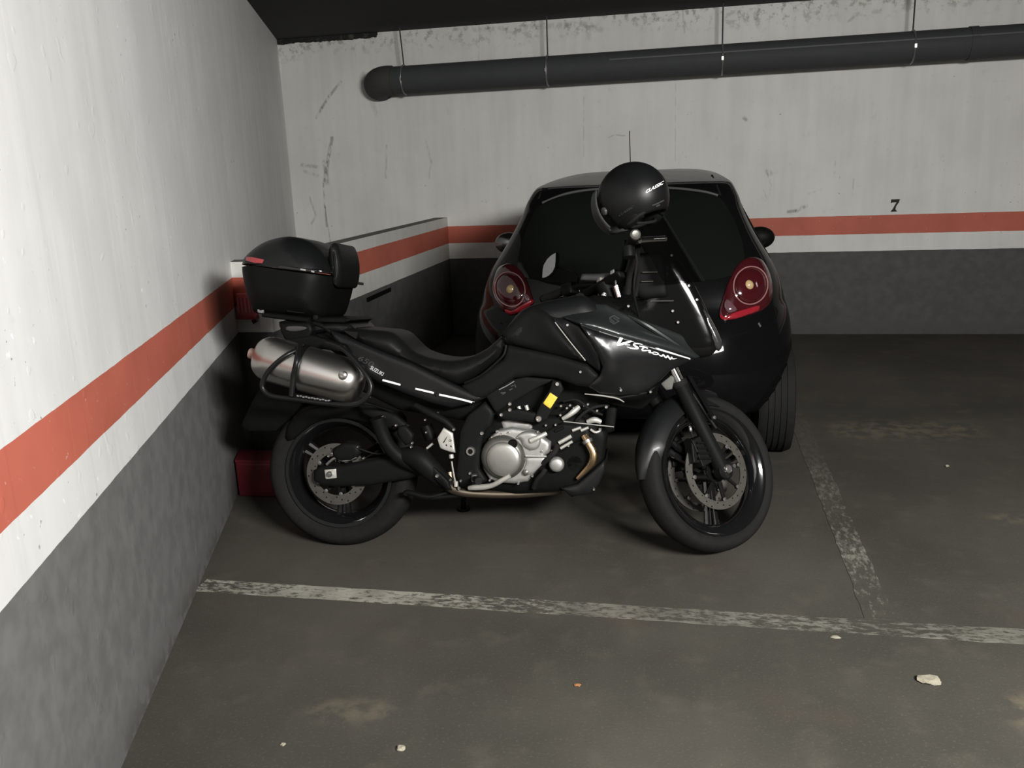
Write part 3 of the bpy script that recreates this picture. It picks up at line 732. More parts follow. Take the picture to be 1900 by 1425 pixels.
def bike_wheel(c, ax, fwd, R, rw, rrim, nsp, discs, groove, name='wheel'):
    ax = Vector(ax).normalized(); up = ax.cross(Vector(fwd)).normalized(); fw = Vector(fwd)
    hw_ = rw * .40
    parts = [geo_lathe([(rrim - .004, -hw_ - .008), (rrim + .010, -hw_ - .010), (rrim + .012, -hw_), (rrim - .002, -hw_ + .012), (rrim - .020, -hw_ * .5), (rrim - .026, 0), (rrim - .020, hw_ * .5), (rrim - .002, hw_ - .012),
                        (rrim + .012, hw_), (rrim + .010, hw_ + .010), (rrim - .004, hw_ + .008), (rrim - .034, hw_ * .55), (rrim - .040, 0), (rrim - .034, -hw_ * .55)], c, ax, 72, closed=True)]
    parts.append(geo_lathe([(.018, -.055), (.045, -.052), (.048, -.03), (.038, 0), (.048, .03), (.045, .052), (.018, .055)], c, ax, 32))
    for k in range(nsp):
        for s in (-1, 1):
            a = 2 * pi * k / nsp + .5 + s * .10; a2 = 2 * pi * k / nsp + .5 + s * .26
            p = c + (fw * cos(a2) + up * sin(a2)) * .04; q = c + (fw * cos(a) + up * sin(a)) * (rrim - .03)
            parts.append(geo_tube([p, p.lerp(q, .5), q], [.016, .012, .015], 8))
    wl = mk(name, *join_geo(parts), M_gloss, bike, label='gloss black cast wheel')
    ty = torus_wheel('tyre', c, ax, R, rw, rrim, wl)
    for (off, ro, ri, mm, nh) in discs:
        dc = c + ax * off; rr_ = [ri + (ro - ri) * q / 7 for q in range(8)]
        pr = [(r_, -.0025) for r_ in rr_] + [(r_, .0025) for r_ in reversed(rr_)]
        dsk = lathe('brake_disc', pr, dc, ax, mm, wl, 120, closed=True); dsk.data.materials.append(M_black)
        for p in dsk.data.polygons:
            i, k = divmod(p.index, 120); i = i if i < 7 else 14 - i
            if i in (1, 3, 5) and k % 12 == (2 * i) % 12: p.material_index = 1
        nb_ = 8
        cr = []
        for k in range(nb_):
            a = 2 * pi * k / nb_ + .2; q = dc + (fw * cos(a) + up * sin(a)) * (ri - .006); cr.append(geo_lathe([(.010, -.004), (.010, .004)], q, ax, 14))
            p = dc + (fw * cos(a + .25) + up * sin(a + .25)) * .05 - ax * (off * .25)
            cr.append(geo_tube([p, q], [.010, .007], 6))
        mk('disc_carrier', *join_geo(cr), M_plast_g, dsk)
        for k in range(nb_):
            a = 2 * pi * k / nb_ + .2; q = dc + (fw * cos(a) + up * sin(a)) * (ri - .004)
            lathe('disc_bobbin', [(.0035, -.007), (.008, -.006), (.008, .006), (.0035, .007)], q, ax, M_bolt, dsk, 12)
    return wl

# ---- rear wheel
RA = B(638, 872, 0)
bike_wheel(RA, (0, -1, 0), (1, 0, 0), .317, .150, .219, 3, [(.088, .128, .088, M_disc_d, 24)], 26)
# ---- steered front end
FA = B(1312, 877, 0)
RK = radians(26); STEER = radians(39)
axis = Vector((-sin(RK), 0, cos(RK)))
Rs = Matrix.Rotation(STEER, 3, axis)
sx, sy, sz = Rs @ Vector((1, 0, 0)), Rs @ Vector((0, 1, 0)), Rs @ Vector((0, 0, 1))
fr = -sy                                     # steered right
fwl = bike_wheel(FA, fr, sx, .312, .112, .242, 3, [(.056, .150, .118, M_disc, 36), (-.056, .150, .118, M_disc_d, 36)], 30)
FO = sx * .0
def S(a, b, c): return FA + sx * a + fr * b + sz * c      # steered coordinates (forward, right, up) from the axle
fu = axis
lathe('axle', [(.016, -.13), (.016, .13), (.012, .134)], FA, fr, M_bolt, bike, 20)
for s in (1, -1):
    base = FA + fr * s * .094
    fl = tube('fork_slider', [base + fu * -.03 + sx * .0, base + fu * .05, base + fu * .20, base + fu * .36, base + fu * .37], [.026, .030, .0275, .028, .031], M_plast_g, bike, 24)
    tube('stanchion', [base + fu * .30, base + fu * .475], .0215, M_chr, fl, 24)
    tube('dust_seal', [base + fu * .365, base + fu * .385], .0305, M_rub, fl, 24)
    lathe('axle_clamp', [(.030, -.022), (.034, -.018), (.034, .018), (.030, .022)], base + fu * -.005, fr, M_plast_g, fl, 24)
    lathe('axle_nut', [(.008, .034), (.014, .034), (.018, .03), (.018, .02)], base, fr * s, M_bolt, fl, 6, ang=20)
    lathe('pinch_bolt', [(.004, .03), (.008, .03), (.008, .02)], base + sx * .035 + sz * .012, fr * s, M_bolt, fl, 10)
    # caliper behind the leg
    cc = base + sx * -.085 + sz * .075 + fr * s * -.03
    cal = mk('brake_caliper', *join_geo([geo_box(cc, sx * .028 + sz * .012, fr * .030, sz * .052 - sx * .02), geo_box(cc + sx * -.030 + sz * .0, sx * .016, fr * .024, sz * .046), geo_tube([cc + sx * .02 + sz * .03, base + fu * .13 + sx * -.02], .012, 8), geo_tube([cc + sx * .02 - sz * .03, base + fu * .05 + sx * -.02], .012, 8)]), M_plast_g, bike, smooth=False)
    b_ = cal.modifiers.new('bevel', 'BEVEL'); b_.width = .006; b_.segments = 2
    for k in range(4): box('fin', cc + fr * s * .032 + sz * (-.03 + .02 * k), sx * .03, fr * .005, sz * .004, M_plast, cal)
    for dz in (-.028, .03): lathe('caliper_bolt', [(.004, .01), (.009, .008), (.009, -.01)], cc + sx * .05 + sz * (dz + .01) + fr * s * .03, fr * s, M_bolt, cal, 12)
    tube('brake_hose', [cc + sz * .055 - sx * .02, cc + sz * .12 - sx * .03, cc + sz * .22 - sx * .055 + fr * s * .01, cc + sz * .30 - sx * .10, cc + sz * .40 - sx * .16], .0045, M_rub, cal, 8, sm=5)
    lathe('hose_union', [(.004, -.012), (.007, -.008), (.007, .008), (.004, .012)], cc + sz * .09 - sx * .026, sz, M_bolt, cal, 12)
# lower yoke and headstock
stem0 = FA + sx * -.045 + fu * .50
box('fork_yoke', FA + fu * .50 + sx * -.02, sx * .05, fr * .135, fu * .020, M_plast_g, bike, bev=.01)
box('fork_yoke', FA + fu * .83 + sx * -.02, sx * .045, fr * .13, fu * .014, M_plast_g, bike, bev=.008)
tube('steering_head', [stem0 + fu * -.01, stem0 + fu * .34], .036, M_plast, bike, 20)
# front mudguard
def mudguard(a0, a1, r0, hwid, th, m, parent, name='mudguard'):
    V = []; F = []; n1, n2 = 26, 9
    for sft in (0, th):
        for i in range(n1 + 1):
            t = i / n1; a = radians(a0 + (a1 - a0) * t)
            e = min(1, .30 + 2.0 * (1 - t) ** .7, .8 + t)
            for j in range(n2 + 1):
                u = -1 + 2 * j / n2; drop = .070 * abs(u) ** 3.2
                rr = r0 + sft - drop
                V.append(FA + (sx * cos(a) + sz * sin(a)) * rr + fr * (u * hwid * e))
    k = (n1 + 1) * (n2 + 1)
    for i in range(n1):
        for j in range(n2):
            a = i * (n2 + 1) + j; F.append((a, a + 1, a + n2 + 2, a + n2 + 1)); F.append((k + a, k + a + n2 + 1, k + a + n2 + 2, k + a + 1))
    for i in range(n1):
        for j in (0, n2):
            a = i * (n2 + 1) + j; F.append((a, a + n2 + 1, k + a + n2 + 1, k + a))
    for j in range(n2):
        for i in (0, n1):
            a = i * (n2 + 1) + j; F.append((a, a + 1, k + a + 1, k + a))
    return mk(name, V, F, m, parent)
mg = mudguard(78, 184, .330, .068, .004, M_satin, bike)
gp_ = [B(1279, 697, .045), B(1293, 722, .055), B(1308, 747, .06), B(1324, 775, .065)]
for dw in (0, -.20):
    P = [p + fr * (dw and -.21) for p in gp_]
    V = []; F = []
    for p in P: V += [p - sx * .010, p + sx * .014 - fr * .004, p + sx * .012 - fr * .02, p - sx * .008 - fr * .012]
    for i in range(3):
        for k in range(4): F.append((4 * i + k, 4 * i + (k + 1) % 4, 4 * i + 4 + (k + 1) % 4, 4 * i + 4 + k))
    F += [(0, 1, 2, 3), (12, 13, 14, 15)]
    g_ = mk('fork_guard', V, F, M_gloss, mg)
    lathe('guard_bolt', [(.003, .006), (.007, .005), (.007, -.008)], P[3] + fr * .002, fr, M_bolt, g_, 12)
for s in (1, -1): tube('mudguard_stay', [S(-.02, s * .105, .16), S(-.10, s * .085, .30)], .008, M_plast, mg, 8)

# ---- frame and engine
panel('engine_block', [(862, 780), (905, 765), (1000, 770), (1075, 770), (1128, 800), (1120, 860), (1060, 910), (960, 915), (880, 905), (866, 860)], w=.09, bulge=.02, r=.03, m=M_plast, both=True, res=.02)
panel('radiator', [(1126, 750), (1146, 748), (1140, 800), (1120, 806)], w=.07, bulge=.01, r=.03, m=M_black, both=True, res=.02)
panel('frame_core', [(640, 660), (760, 690), (880, 720), (1000, 690), (1110, 690), (1200, 640), (1180, 720), (1080, 790), (900, 800), (860, 780), (740, 760), (660, 720)], w=.06, bulge=.02, r=.03, m=M_plast, both=True, res=.02)
swa = panel('swingarm', [(583, 872), (596, 866), (640, 862), (700, 850), (775, 846), (795, 858), (795, 878), (760, 888), (690, 900), (625, 903), (590, 899), (583, 890)], w=.115, bulge=.02, r=.02, th=.05, m=M_plast_g)
panel('swingarm_beam', [(583, 866), (640, 860), (775, 846), (775, 880), (690, 898), (590, 895)], w=-.085, bulge=.02, r=.02, th=.05, m=M_plast_g)
panel('axle_plate', [(602, 872), (623, 870), (624, 887), (604, 889)], w=.142, bulge=.0015, r=.003, th=.006, m=M_tapegrey, parent=swa, res=.008)
lathe('axle_nut', [(.004, .016), (.009, .015), (.012, .010), (.012, -.01)], B(613, 879, .147), RT, M_bolt, swa, 6, ang=20)
rcal = panel('rear_caliper', [(618, 832), (640, 820), (664, 822), (672, 838), (660, 853), (630, 856), (618, 846)], w=.105, bulge=.02, r=.015, th=.04, m=M_plast_g)
T('caliper_bracket', [(606, 862, .112), (622, 850, .112), (640, 855, .112), (662, 848, .112)], .006, M_bolt, rcal)
T('rear_brake_line', [(664, 832, .12), (676, 836, .122), (700, 842, .122), (750, 840, .11)], .0035, M_rub, rcal)
bolt(610, 846, .112, .007, rcal); bolt(675, 850, .12, .006, rcal); bolt(664, 829, .125, .005, rcal)
# pivot plate
pv = panel('pivot_plate', [(868, 770), (900, 745), (918, 765), (912, 790), (900, 800), (893, 830), (890, 870), (905, 892), (880, 905), (856, 905), (846, 880), (850, 840), (853, 800)], w=.145, bulge=.012, r=.015, th=.05, m=M_plast_g)
lathe('pivot_nut', [(.010, .004), (.010, .012), (.0165, .012), (.0195, .006), (.0195, -.006)], B(873.5, 837, .157), RT, M_bolt, pv, 24)
lathe('pivot_hole', [(.001, .008), (.010, .008), (.010, .0)], B(873.5, 837, .157), RT, M_black, pv, 16)
for (x, y, r_) in ((894, 804, .009), (872, 878, .007), (836, 890, .006), (855, 892, .006)): bolt(x, y, .16, r_, pv)
# clutch side of the engine
cc_ = panel('crankcase', [(908, 812), (925, 797), (950, 792), (985, 797), (1000, 803), (1010, 812), (1022, 820), (1021, 838), (1012, 846), (1016, 850), (1003, 865), (990, 880), (980, 893), (955, 897), (925, 895), (908, 888), (897, 870), (896, 840)], w=.135, bulge=.018, r=.014, th=.06, m=M_eng, res=.009)
cl = lathe('clutch_cover', [(.088, 0), (.088, .006), (.085, .014), (.079, .022), (.072, .027), (.068, .029)], B(934, 848, .15), RT, M_cov_d, cc_, 56)
lathe('clutch_face', [(.0685, .022), (.068, .031), (.064, .036), (.05, .040), (.025, .042), (.001, .0425)], B(936, 850, .15), RT, M_cov, cl, 56)
oc = lathe('oil_cap', [(.018, 0), (.018, .016), (.015, .020), (.001, .020)], B(952, 823, .165), RT, M_black, cc_, 20)
panel('water_cover', [(957, 812), (968, 802), (985, 800), (1000, 806), (1004, 818), (998, 832), (985, 835), (972, 828), (966, 816)], w=.155, bulge=.014, r=.012, th=.01, m=M_eng, parent=cc_, sm=3, res=.008)
T('coolant_arm', [(984, 818, .172), (1000, 811, .172), (1014, 804, .165)], [.0115, .010, .009], M_tapegrey, cc_)
panel('lower_cover', [(976, 848), (1013, 848), (1011, 858), (990, 878), (974, 884), (968, 876), (975, 862)], w=.152, bulge=.006, r=.008, th=.01, m=M_eng, parent=cc_, res=.008)
T('cover_ridge', [(975, 846, .165), (1014, 847, .165)], .0035, M_tapegrey, cc_, segs=8)
lathe('drain_plug', [(.004, .006), (.007, .005), (.012, .002), (.012, -.002)], B(975, 877, .163), RT, M_cov_d, cc_, 20)
for (x, y) in ((909, 891), (962, 897), (988, 883), (1005, 838), (984, 834), (998, 801), (943, 803), (913, 811), (922, 800), (930, 806)): bolt(x, y, .152, .006, cc_)
lathe('water_pump', [(.030, 0), (.030, .010), (.026, .018), (.018, .022), (.001, .022)], B(1033, 861, .135), RT, M_eng, cc_, 28)
T('coolant_hose', [(1007, 860, .15), (1020, 848, .16), (1030, 838, .155), (1033, 826, .14)], .011, M_rub, cc_)
T('coolant_hose', [(1012, 870, .15), (1006, 880, .155), (997, 890, .15), (990, 905, .13)], .010, M_rub, cc_)
# cylinder heads
rc = panel('cylinder_head', [(928, 780), (945, 776), (990, 785), (990, 797), (960, 794), (935, 800)], w=.10, bulge=.014, r=.012, th=.06, m=M_eng, res=.01)
for (x, y, w_) in ((947, 771, .03), (962, 754, .05), (976, 752, .04)): T('hose_fitting', [(x, y, .09), (x + 3, y + 9, .09)], .008, M_tapegrey, rc, sm=0)
fc = panel('front_cylinder', [(1008, 800), (1045, 780), (1090, 785), (1100, 810), (1070, 822), (1040, 842), (1015, 838)], w=.10, bulge=.02, r=.02, th=.10, m=M_plast_g, res=.012)
for k, (a, b) in enumerate((((1037, 822), (1060, 809)), ((1062, 799), (1078, 793)), ((1078, 799), (1092, 793)), ((1030, 800), (1046, 793)), ((1040, 832), (1062, 819)))):
    T('cooling_fin', [(*a, .125), (*b, .125)], .006 if k else .008, M_tapegrey if k != 3 else M_plast_g, fc, sm=0)
for (x, y) in ((1031, 788), (1013, 789), (1024, 836), (1055, 827), (1062, 768), (1040, 770), (1058, 752), (1041, 753), (1125, 755), (1108, 762), (1084, 752), (1091, 750), (1113, 796), (1065, 757), (1052, 757)): bolt(x, y, .125, .006 if x != 1125 else .008, fc)
T('intake_pipe', [(1044, 777, .12), (1056, 770, .125), (1066, 762, .12), (1074, 755, .11)], [.008, .010, .012, .010], M_tapegrey, fc)
T('intake_pipe', [(1090, 783, .11), (1103, 779, .115), (1115, 783, .11)], [.010, .012, .009], M_tapegrey, fc)
T('fuel_hose', [(1068, 782, .125), (1085, 765, .13), (1105, 755, .12), (1130, 752, .1)], .006, M_rub, fc)
T('fuel_hose', [(1096, 797, .12), (1104, 802, .125), (1112, 800, .12), (1114, 795, .11)], .005, M_tapegrey, fc)
T('wiring', [(1045, 745, .12), (1070, 742, .13), (1095, 760, .125), (1118, 770, .12)], .005, M_rub, fc)
# header pipe
hp = T('header_pipe', [(1084, 808, .125), (1092, 822, .135), (1101, 840, .14), (1100, 855, .14), (1091, 868, .135), (1071, 888, .13)], [.014, .0165, .0175, .017, .013, .008], M_gold, None, segs=16, label='golden heat tinted header pipe')
lathe('pipe_clamp', [(.017, -.008), (.021, -.006), (.021, .006), (.017, .008)], B(1090, 819, .133), B(1097, 832, .138) - B(1088, 814, .13), M_bolt, hp, 20)
of = lathe('oil_filter', [(.001, .05), (.03, .05), (.034, .046), (.034, -.05)], B(1068, 856, .06), RT, M_plast, None or bike, 24)
# bash plate
panel('bash_plate', [(1040, 905), (1072, 897), (1104, 868), (1124, 850), (1124, 872), (1112, 900), (1098, 916), (1060, 922)], w=.12, bulge=.012, r=.02, th=.01, m=M_satin, both=True, res=.015)
bolt(1102, 908, .135, .006)
# foot controls
bp_ = T('brake_pedal', [(946, 883, .19), (928, 893, .185), (912, 901, .175), (893, 904, .165), (870, 905, .15)], [.009, .010, .010, .012, .010], M_tapegrey, None)
fp = T('footpeg', [(880, 888, .16), (884, 890, .22), (888, 893, .28)], [.010, .014, .014], M_rub, None, sm=0)
lathe('peg_bolt', [(.006, .010), (.012, .008), (.012, -.02)], B(880, 884, .16), (0, 0, 1), M_bolt, fp, 14)
mc = T('brake_cylinder', [(837, 843, .165), (838, 850, .165)], [.009, .010], M_tapegrey, None, sm=0)
T('pushrod', [(838, 856, .165), (841, 875, .16), (845, 896, .15)], .0035, M_tapegrey, mc)
lathe('rod_end', [(.005, -.012), (.009, -.01), (.009, .01), (.005, .012)], B(846, 898, .15), (0, 0, 1), M_tapegrey, mc, 12)
bolt(852, 906, .16, .008, mc)
hb = panel('heel_plate', [(823, 794), (840, 804), (844.5, 840), (834, 838), (817, 832), (811, 813)], w=.175, bulge=.004, r=.006, th=.008, m=M_tapegrey, res=.008, label='pale alloy heel plate')
panel('slot', [(829, 810), (831.5, 808), (824, 822), (821, 822)], w=.1785, bulge=.001, r=.002, th=.002, m=M_black, parent=hb, res=.004)
for (x, y) in ((828, 826), (836.5, 828)): panel('slot', [(x, y - 3), (x + 2.5, y + 1), (x, y + 3), (x - 2, y + 1)], w=.1785, bulge=.001, r=.002, th=.002, m=M_black, parent=hb, res=.004)
bolt(836, 817, .178, .006, hb); bolt(842, 797, .175, .007, hb)
# passenger peg hanger
T('peg_hanger', [(770, 752, .15), (800, 768, .16), (826, 782, .165), (842, 797, .165)], [.012, .016, .014, .012], M_plast_g, None)
for (x, y) in ((789, 779), (791, 802), (812, 766)): bolt(x, y, .15, .005)
T('shock_reservoir', [(790, 790, .08), (800, 815, .08)], .025, M_plast, None, sm=0)
T('linkage', [(792, 832, .13), (803, 823, .13)], .005, M_tapegrey, None, sm=0)

# ---- exhaust
e0 = B(477, 659, .255); e1 = B(668, 713, .235); ed_ = (e1 - e0).normalized(); Lm = (e1 - e0).length
mf = lathe('silencer', [(.001, -.004), (.030, -.004), (.062, .004), (.070, .012), (.082, .03), (.089, .06), (.090, Lm * .5), (.089, Lm - .07), (.084, Lm - .035), (.072, Lm - .008), (.05, Lm + .008), (.02, Lm + .012), (.001, Lm + .012)], e0, ed_, M_alu, bike, 56, label='brushed aluminium silencer')
upm = ed_.cross(RT).normalized()
lathe('tailpipe', [(.012, -.03), (.019, -.032), (.021, -.028), (.021, .01), (.012, .01)], e0 + upm * -.0, ed_, M_copper, mf, 20, closed=True)
lathe('strap', [(.0905, Lm * .42), (.0925, Lm * .42), (.0925, Lm * .47), (.0905, Lm * .47)], e0, ed_, M_plast, mf, 56, closed=True)
bt = B(635.5, 697, .325); lathe('silencer_bolt', [(.003, .006), (.006, .007), (.010, .006), (.016, .002), (.017, -.004), (.017, -.02)], bt, RT, M_bolt, mf, 24)
hoop = [(556, 648, .30), (530, 660, .335), (503, 683, .345), (489, 705, .345), (488, 722, .345), (505, 735, .345), (548, 741, .345), (600, 748, .345), (645, 752, .345), (668, 748, .345), (684, 733, .345), (688, 715, .34), (678, 694, .335), (655, 665, .32), (632, 645, .30), (606, 636, .27)]
rk = T('pannier_frame', hoop, .0095, M_satin, None, segs=12)
T('brace', [(556, 640, .28), (551, 668, .345), (545, 700, .345), (541, 735, .345)], .011, M_satin, rk, segs=12)
T('bracket', [(552, 640, .20), (545, 650, .26), (556, 648, .30)], .014, M_plast, rk)
gp = panel('maker_plate', [(545, 730), (615, 741), (613, 750), (545, 741)], w=.350, bulge=.001, r=.004, th=.006, m=M_plast, parent=rk, res=.012)
gpb = bvh_local([gp])
strokes('plate_lettering', [[(551 + 5.2 * i, 733.5 + .82 * i + (i % 3) * .5, 2.2), (553.5 + 5.2 * i, 735.2 + .82 * i - (i % 2) * 1.2, 2.4), (555 + 5.2 * i, 734.2 + .82 * i, 1.6)] for i in range(12)], gpb, BMi, .0012, M_grey, gp, sm=2)
T('stay', [(676, 742, .33), (700, 750, .25), (735, 760, .17)], .006, M_plast, rk)
panel('light_patch', [(684.5, 722), (687.5, 738), (680, 737)], w=.345, bulge=.001, r=.003, th=.004, m=M_bolt, parent=rk, res=.008)  # small bright plate standing in for a patch of light by the hoop
T('link_pipe', [(700, 775, .20), (708, 800, .19), (722, 828, .18), (745, 850, .16), (785, 868, .13)], [.030, .028, .027, .030, .034], M_plast_g, bike, segs=20)
panel('heat_shield', [(738, 792), (752, 788), (768, 806), (764, 822), (752, 826), (737, 806)], w=.185, bulge=.010, r=.012, th=.01, m=M_plast_g, res=.01)
T('exhaust_can', [(742, 845, .15), (775, 850, .16), (800, 872, .16), (832, 900, .14)], [.030, .046, .042, .030], M_plast_g, bike, segs=24)
panel('can_cover', [(790, 862), (806, 866), (832, 892), (838, 910), (828, 908), (800, 885)], w=.19, bulge=.008, r=.012, th=.01, m=M_plast, res=.01)
bolt(811, 883, .20, .009); bolt(763, 829, .19, .006); bolt(765, 822, .19, .006); bolt(735, 789, .195, .006); bolt(711, 774.5, .195, .009)
T('collector_pipe', [(828, 900, .13), (850, 911, .13), (885, 916, .11), (960, 917, .06), (1040, 910, .03)], [.022, .019, .016, .016, .016], M_pipeb, bike, segs=16, label='brown stained exhaust pipe')
T('bend_pipe', [(834, 876, .11), (836, 890, .115), (845, 902, .12), (862, 912, .12)], .018, M_gold, bike, segs=14)
cs = T('centre_stand', [(850, 905, .10), (800, 922, .13), (758, 914, .135), (752, 918, .135)], .012, M_plast, bike)
T('crossbar', [(800, 924, .13), (905, 915, .10)], .010, M_plast, cs, sm=0)

# ---- rear mudguard and number plate carrier
hug = panel('rear_hugger', [(545, 772), (600, 752), (665, 752), (722, 770), (735, 795), (712, 800), (672, 782), (620, 776), (575, 790), (545, 815), (530, 812)], w=.085, bulge=.01, r=.02, m=M_plast, both=True, sm=2, res=.014)
panel('side_cover', [(662, 750), (690, 752), (735, 770), (760, 790), (740, 800), (712, 792), (700, 780), (675, 768)], w=.15, bulge=.012, r=.02, th=.01, m=M_plast_g, res=.011)
pc_ = panel('plate_carrier', [(530, 655), (575, 660), (585, 720), (545, 770), (512, 800), (462, 800), (446, 790), (468, 745), (490, 712), (505, 690)], w=.075, bulge=.006, r=.02, m=M_plast, both=True, res=.016)
# ---- tail
panel('tail_unit', [(545, 600), (600, 596), (640, 603), (672, 626), (720, 650), (820, 700), (880, 738), (870, 752), (835, 755), (760, 735), (700, 712), (660, 690), (628, 660), (600, 640), (560, 628), (545, 615)], w=.085, bulge=.02, r=.04, m=M_satin, both=True, res=.014)
tp = panel('tail_panel', [(612, 612), (640, 622, .15), (661, 632), (707, 651), (762, 672), (844, 713), (880, 730), (908, 735, .15), (884, 747, .155), (838, 757, .15), (800, 748), (745, 728), (700, 708), (668, 688), (640, 655), (622, 632)], w=.155, bulge=.016, r=.02, th=.012, m=M_satin, res=.010)
tpb = bvh_local([tp])
strokes('stripe', [[(710, 705, 3.2), (727, 709.5, 3.6), (743, 714, 3.2)], [(771, 721, 3), (788, 725, 3.4), (805, 729, 3.4)], [(815, 732, 3.4), (850, 739.5, 3.4), (880, 747, 3)]], tpb, BMi, .0012, M_white, tp, label='white pinstripe')
lettering('maker_name', 'SUZUKI', (686, 684.5), (24, 13.5), (3.2, -6.2), tpb, BMi, .0012, M_grey if False else mat('pale_lettering', (.5, .5, .5), .5, noise=.05), tp, shear=.1, bold=.012)
lettering('model_number', '650', (664, 668), (27, 14), (4, -9), tpb, BMi, .0012, M_dgrey, tp, shear=.2)
lathe('panel_clip', [(.003, .006), (.006, .004), (.006, -.006)], B(809, 733, .168), RT, M_plast_g, tp, 10)
# tail light / indicator and rack
tl = panel('grab_rail', [(518, 597), (530, 594), (590, 600), (625, 598), (650, 600), (660, 610), (640, 618), (600, 616), (575, 622), (545, 620), (522, 612)], w=.13, bulge=.03, r=.02, m=M_satin, both=True, res=.012)
ind = panel('indicator', [(521, 599), (575, 598), (582, 612), (572, 634), (548, 640), (530, 632), (521, 614)], w=.185, bulge=.012, r=.012, th=.05, m=M_plast, res=.009)
panel('indicator_lens', [(529, 610), (535, 605), (560, 605), (570, 609), (558, 614), (538, 615)], w=.198, bulge=.006, r=.006, th=.004, m=M_lens, parent=ind, sm=2, res=.006)
panel('frame_lug', [(530, 630), (580, 622), (640, 640), (650, 655), (600, 648), (556, 652), (535, 650)], w=.20, bulge=.006, r=.01, th=.03, m=M_plast, res=.011)
panel('luggage_rack', [(486, 578), (570, 588), (640, 588), (650, 594), (640, 600), (560, 598), (486, 588)], w=.15, bulge=.012, r=.01, m=M_plast, both=True, res=.012)
T('rack_tube', [(570, 596, .15), (600, 606, .15), (625, 625, .14), (640, 640, .13)], .011, M_plast, None)
# ---- top case
def sq(P, k=.80): return [(456 + (x - 456) * k, y) for x, y in P]
CASE = sq([(456, 494), (461, 479), (475, 466), (497, 453), (523, 444), (555, 439), (582, 441), (610, 449), (634, 464), (652, 484), (664, 508), (664, 530), (655, 560), (644, 584), (630, 591), (600, 592), (571, 588), (525, 585), (489, 582), (479, 577), (470, 556), (462, 532), (457, 510)])
tc_ = panel('top_case', sq([(456.5, 497), (490, 495), (523, 498), (565, 503), (601, 507), (640, 511), (664, 513), (664, 530), (655, 560), (644, 584), (630, 591), (600, 592), (571, 588), (525, 585), (489, 582), (479, 577), (470, 556), (462, 532), (457, 510)]), w=.10, bulge=.125, r=.105, m=M_plast, both=True, res=.014, env=CASE, label='black top case')
panel('lid', sq([(456, 493), (461, 479), (475, 466), (497, 453), (523, 444), (555, 439), (582, 441), (610, 449), (634, 464), (652, 484), (663.5, 509), (640, 507.5), (601, 503), (565, 499), (523, 494), (490, 491)]), w=.10, bulge=.131, r=.105, m=M_satin, parent=tc_, both=True, res=.014, env=CASE)
T('lid_rim', [(460, 495, .15), (485, 493, .205), (523, 496, .226), (565, 501, .229), (592, 503, .222), (612, 506, .19), (619, 508, .15)], [.004, .006, .007, .007, .007, .006, .004], M_gloss, tc_)
for (x, y, d_) in ((563, 500.5, 5), (581, 504, 3)): T('rim_glint', [(x - d_, y - .8, .234), (x + d_, y + .8, .234)], .0045, M_chr, tc_, sm=0, segs=8)  # chrome bars stand in for two glints on the lid rim
tcb = bvh_local([o for o in bike.children_recursive if o.name.startswith('lid') and not o.name.startswith('lid_rim')] + [tc_])
patch('reflector_strip', [(458, 477.5), (468, 477.5), (490, 482), (487, 488.5), (472, 488), (457, 484)], tcb, BMi, 0, .003, M_redr, tc_, res=4)
panel('backrest', [(612, 463), (618, 452), (626, 452), (632, 464), (636, 482), (637, 500), (635, 520), (630, 533), (622, 530), (616, 515), (612, 490)], w=.10, bulge=.04, r=.03, m=M_vinyl, parent=tc_, both=True, sm=3, res=.010)
T('backrest_seam', [(617, 456, .125), (621, 482, .14), (622, 505, .14), (619, 520, .13)], .005, M_plast_g, tc_)
T('base_handle', [(533, 577, .18), (565, 580, .18)], .005, M_plast_g, tc_, sm=0)
lathe('case_lock', [(.004, .008), (.010, .006), (.010, -.01)], B(586, 589, .19), RT, M_plast_g, tc_, 14)
panel('corner_peg', [(476, 566), (482, 576), (490, 575), (487, 581), (478, 580)], w=.17, bulge=.003, r=.004, th=.012, m=M_grey, parent=tc_, res=.007)
T('strap_end', [(660, 525, -.10), (674, 527, -.12)], .006, M_rub, tc_, sm=0)

# ---- seat
panel('seat', [(632, 604), (655, 607), (690, 611), (722, 614), (740, 622), (758, 640), (775, 654), (805, 664), (838, 668), (872, 662), (905, 646), (930, 624), (940, 622), (940, 645), (932, 664), (905, 685), (870, 708), (850, 714), (820, 704), (783, 688), (740, 668), (700, 652), (665, 634), (640, 618)], w=.105, bulge=.068, r=.05, m=M_vinyl, both=True, sm=2, res=.012)
T('seat_edge_highlight', [(939, 640, .160), (936, 655, .166), (926, 668, .170), (893, 696, .172), (862, 711, .165)], .0045, M_plast_g, None, segs=8)  # tube added to draw the highlight along the seat's front edge
# ---- tank, spar and fairings
panel('fuel_tank', [(930, 625), (948, 598), (968, 576), (1000, 562), (1050, 552), (1080, 548), (1105, 560), (1140, 590), (1150, 640), (1100, 680), (1020, 662), (940, 640)], w=.12, bulge=.055, r=.07, m=M_satin, both=True, sm=2, res=.016)
tk = panel('tank_cover', [(929, 622, .13), (940, 608, .135), (966, 582, .14), (984, 568, .14), (1006, 572, .15), (1019, 583, .17), (1044, 616, .19), (1066, 644, .205), (1087, 671, .208), (1060, 667, .185), (1010, 655, .16), (960, 642, .145), (938, 634, .135)], bulge=.03, r=.03, th=.012, m=M_plast_g, res=.011)
panel('infill_panel', [(1012, 577, .15), (1040, 588, .17), (1076, 604, .215), (1100, 634, .228), (1116, 663, .228), (1113, 690, .218), (1094, 676, .205), (1086, 669, .20), (1060, 636, .20), (1036, 606, .185), (1019, 584, .17)], bulge=.008, r=.015, th=.012, m=M_satin, res=.010)
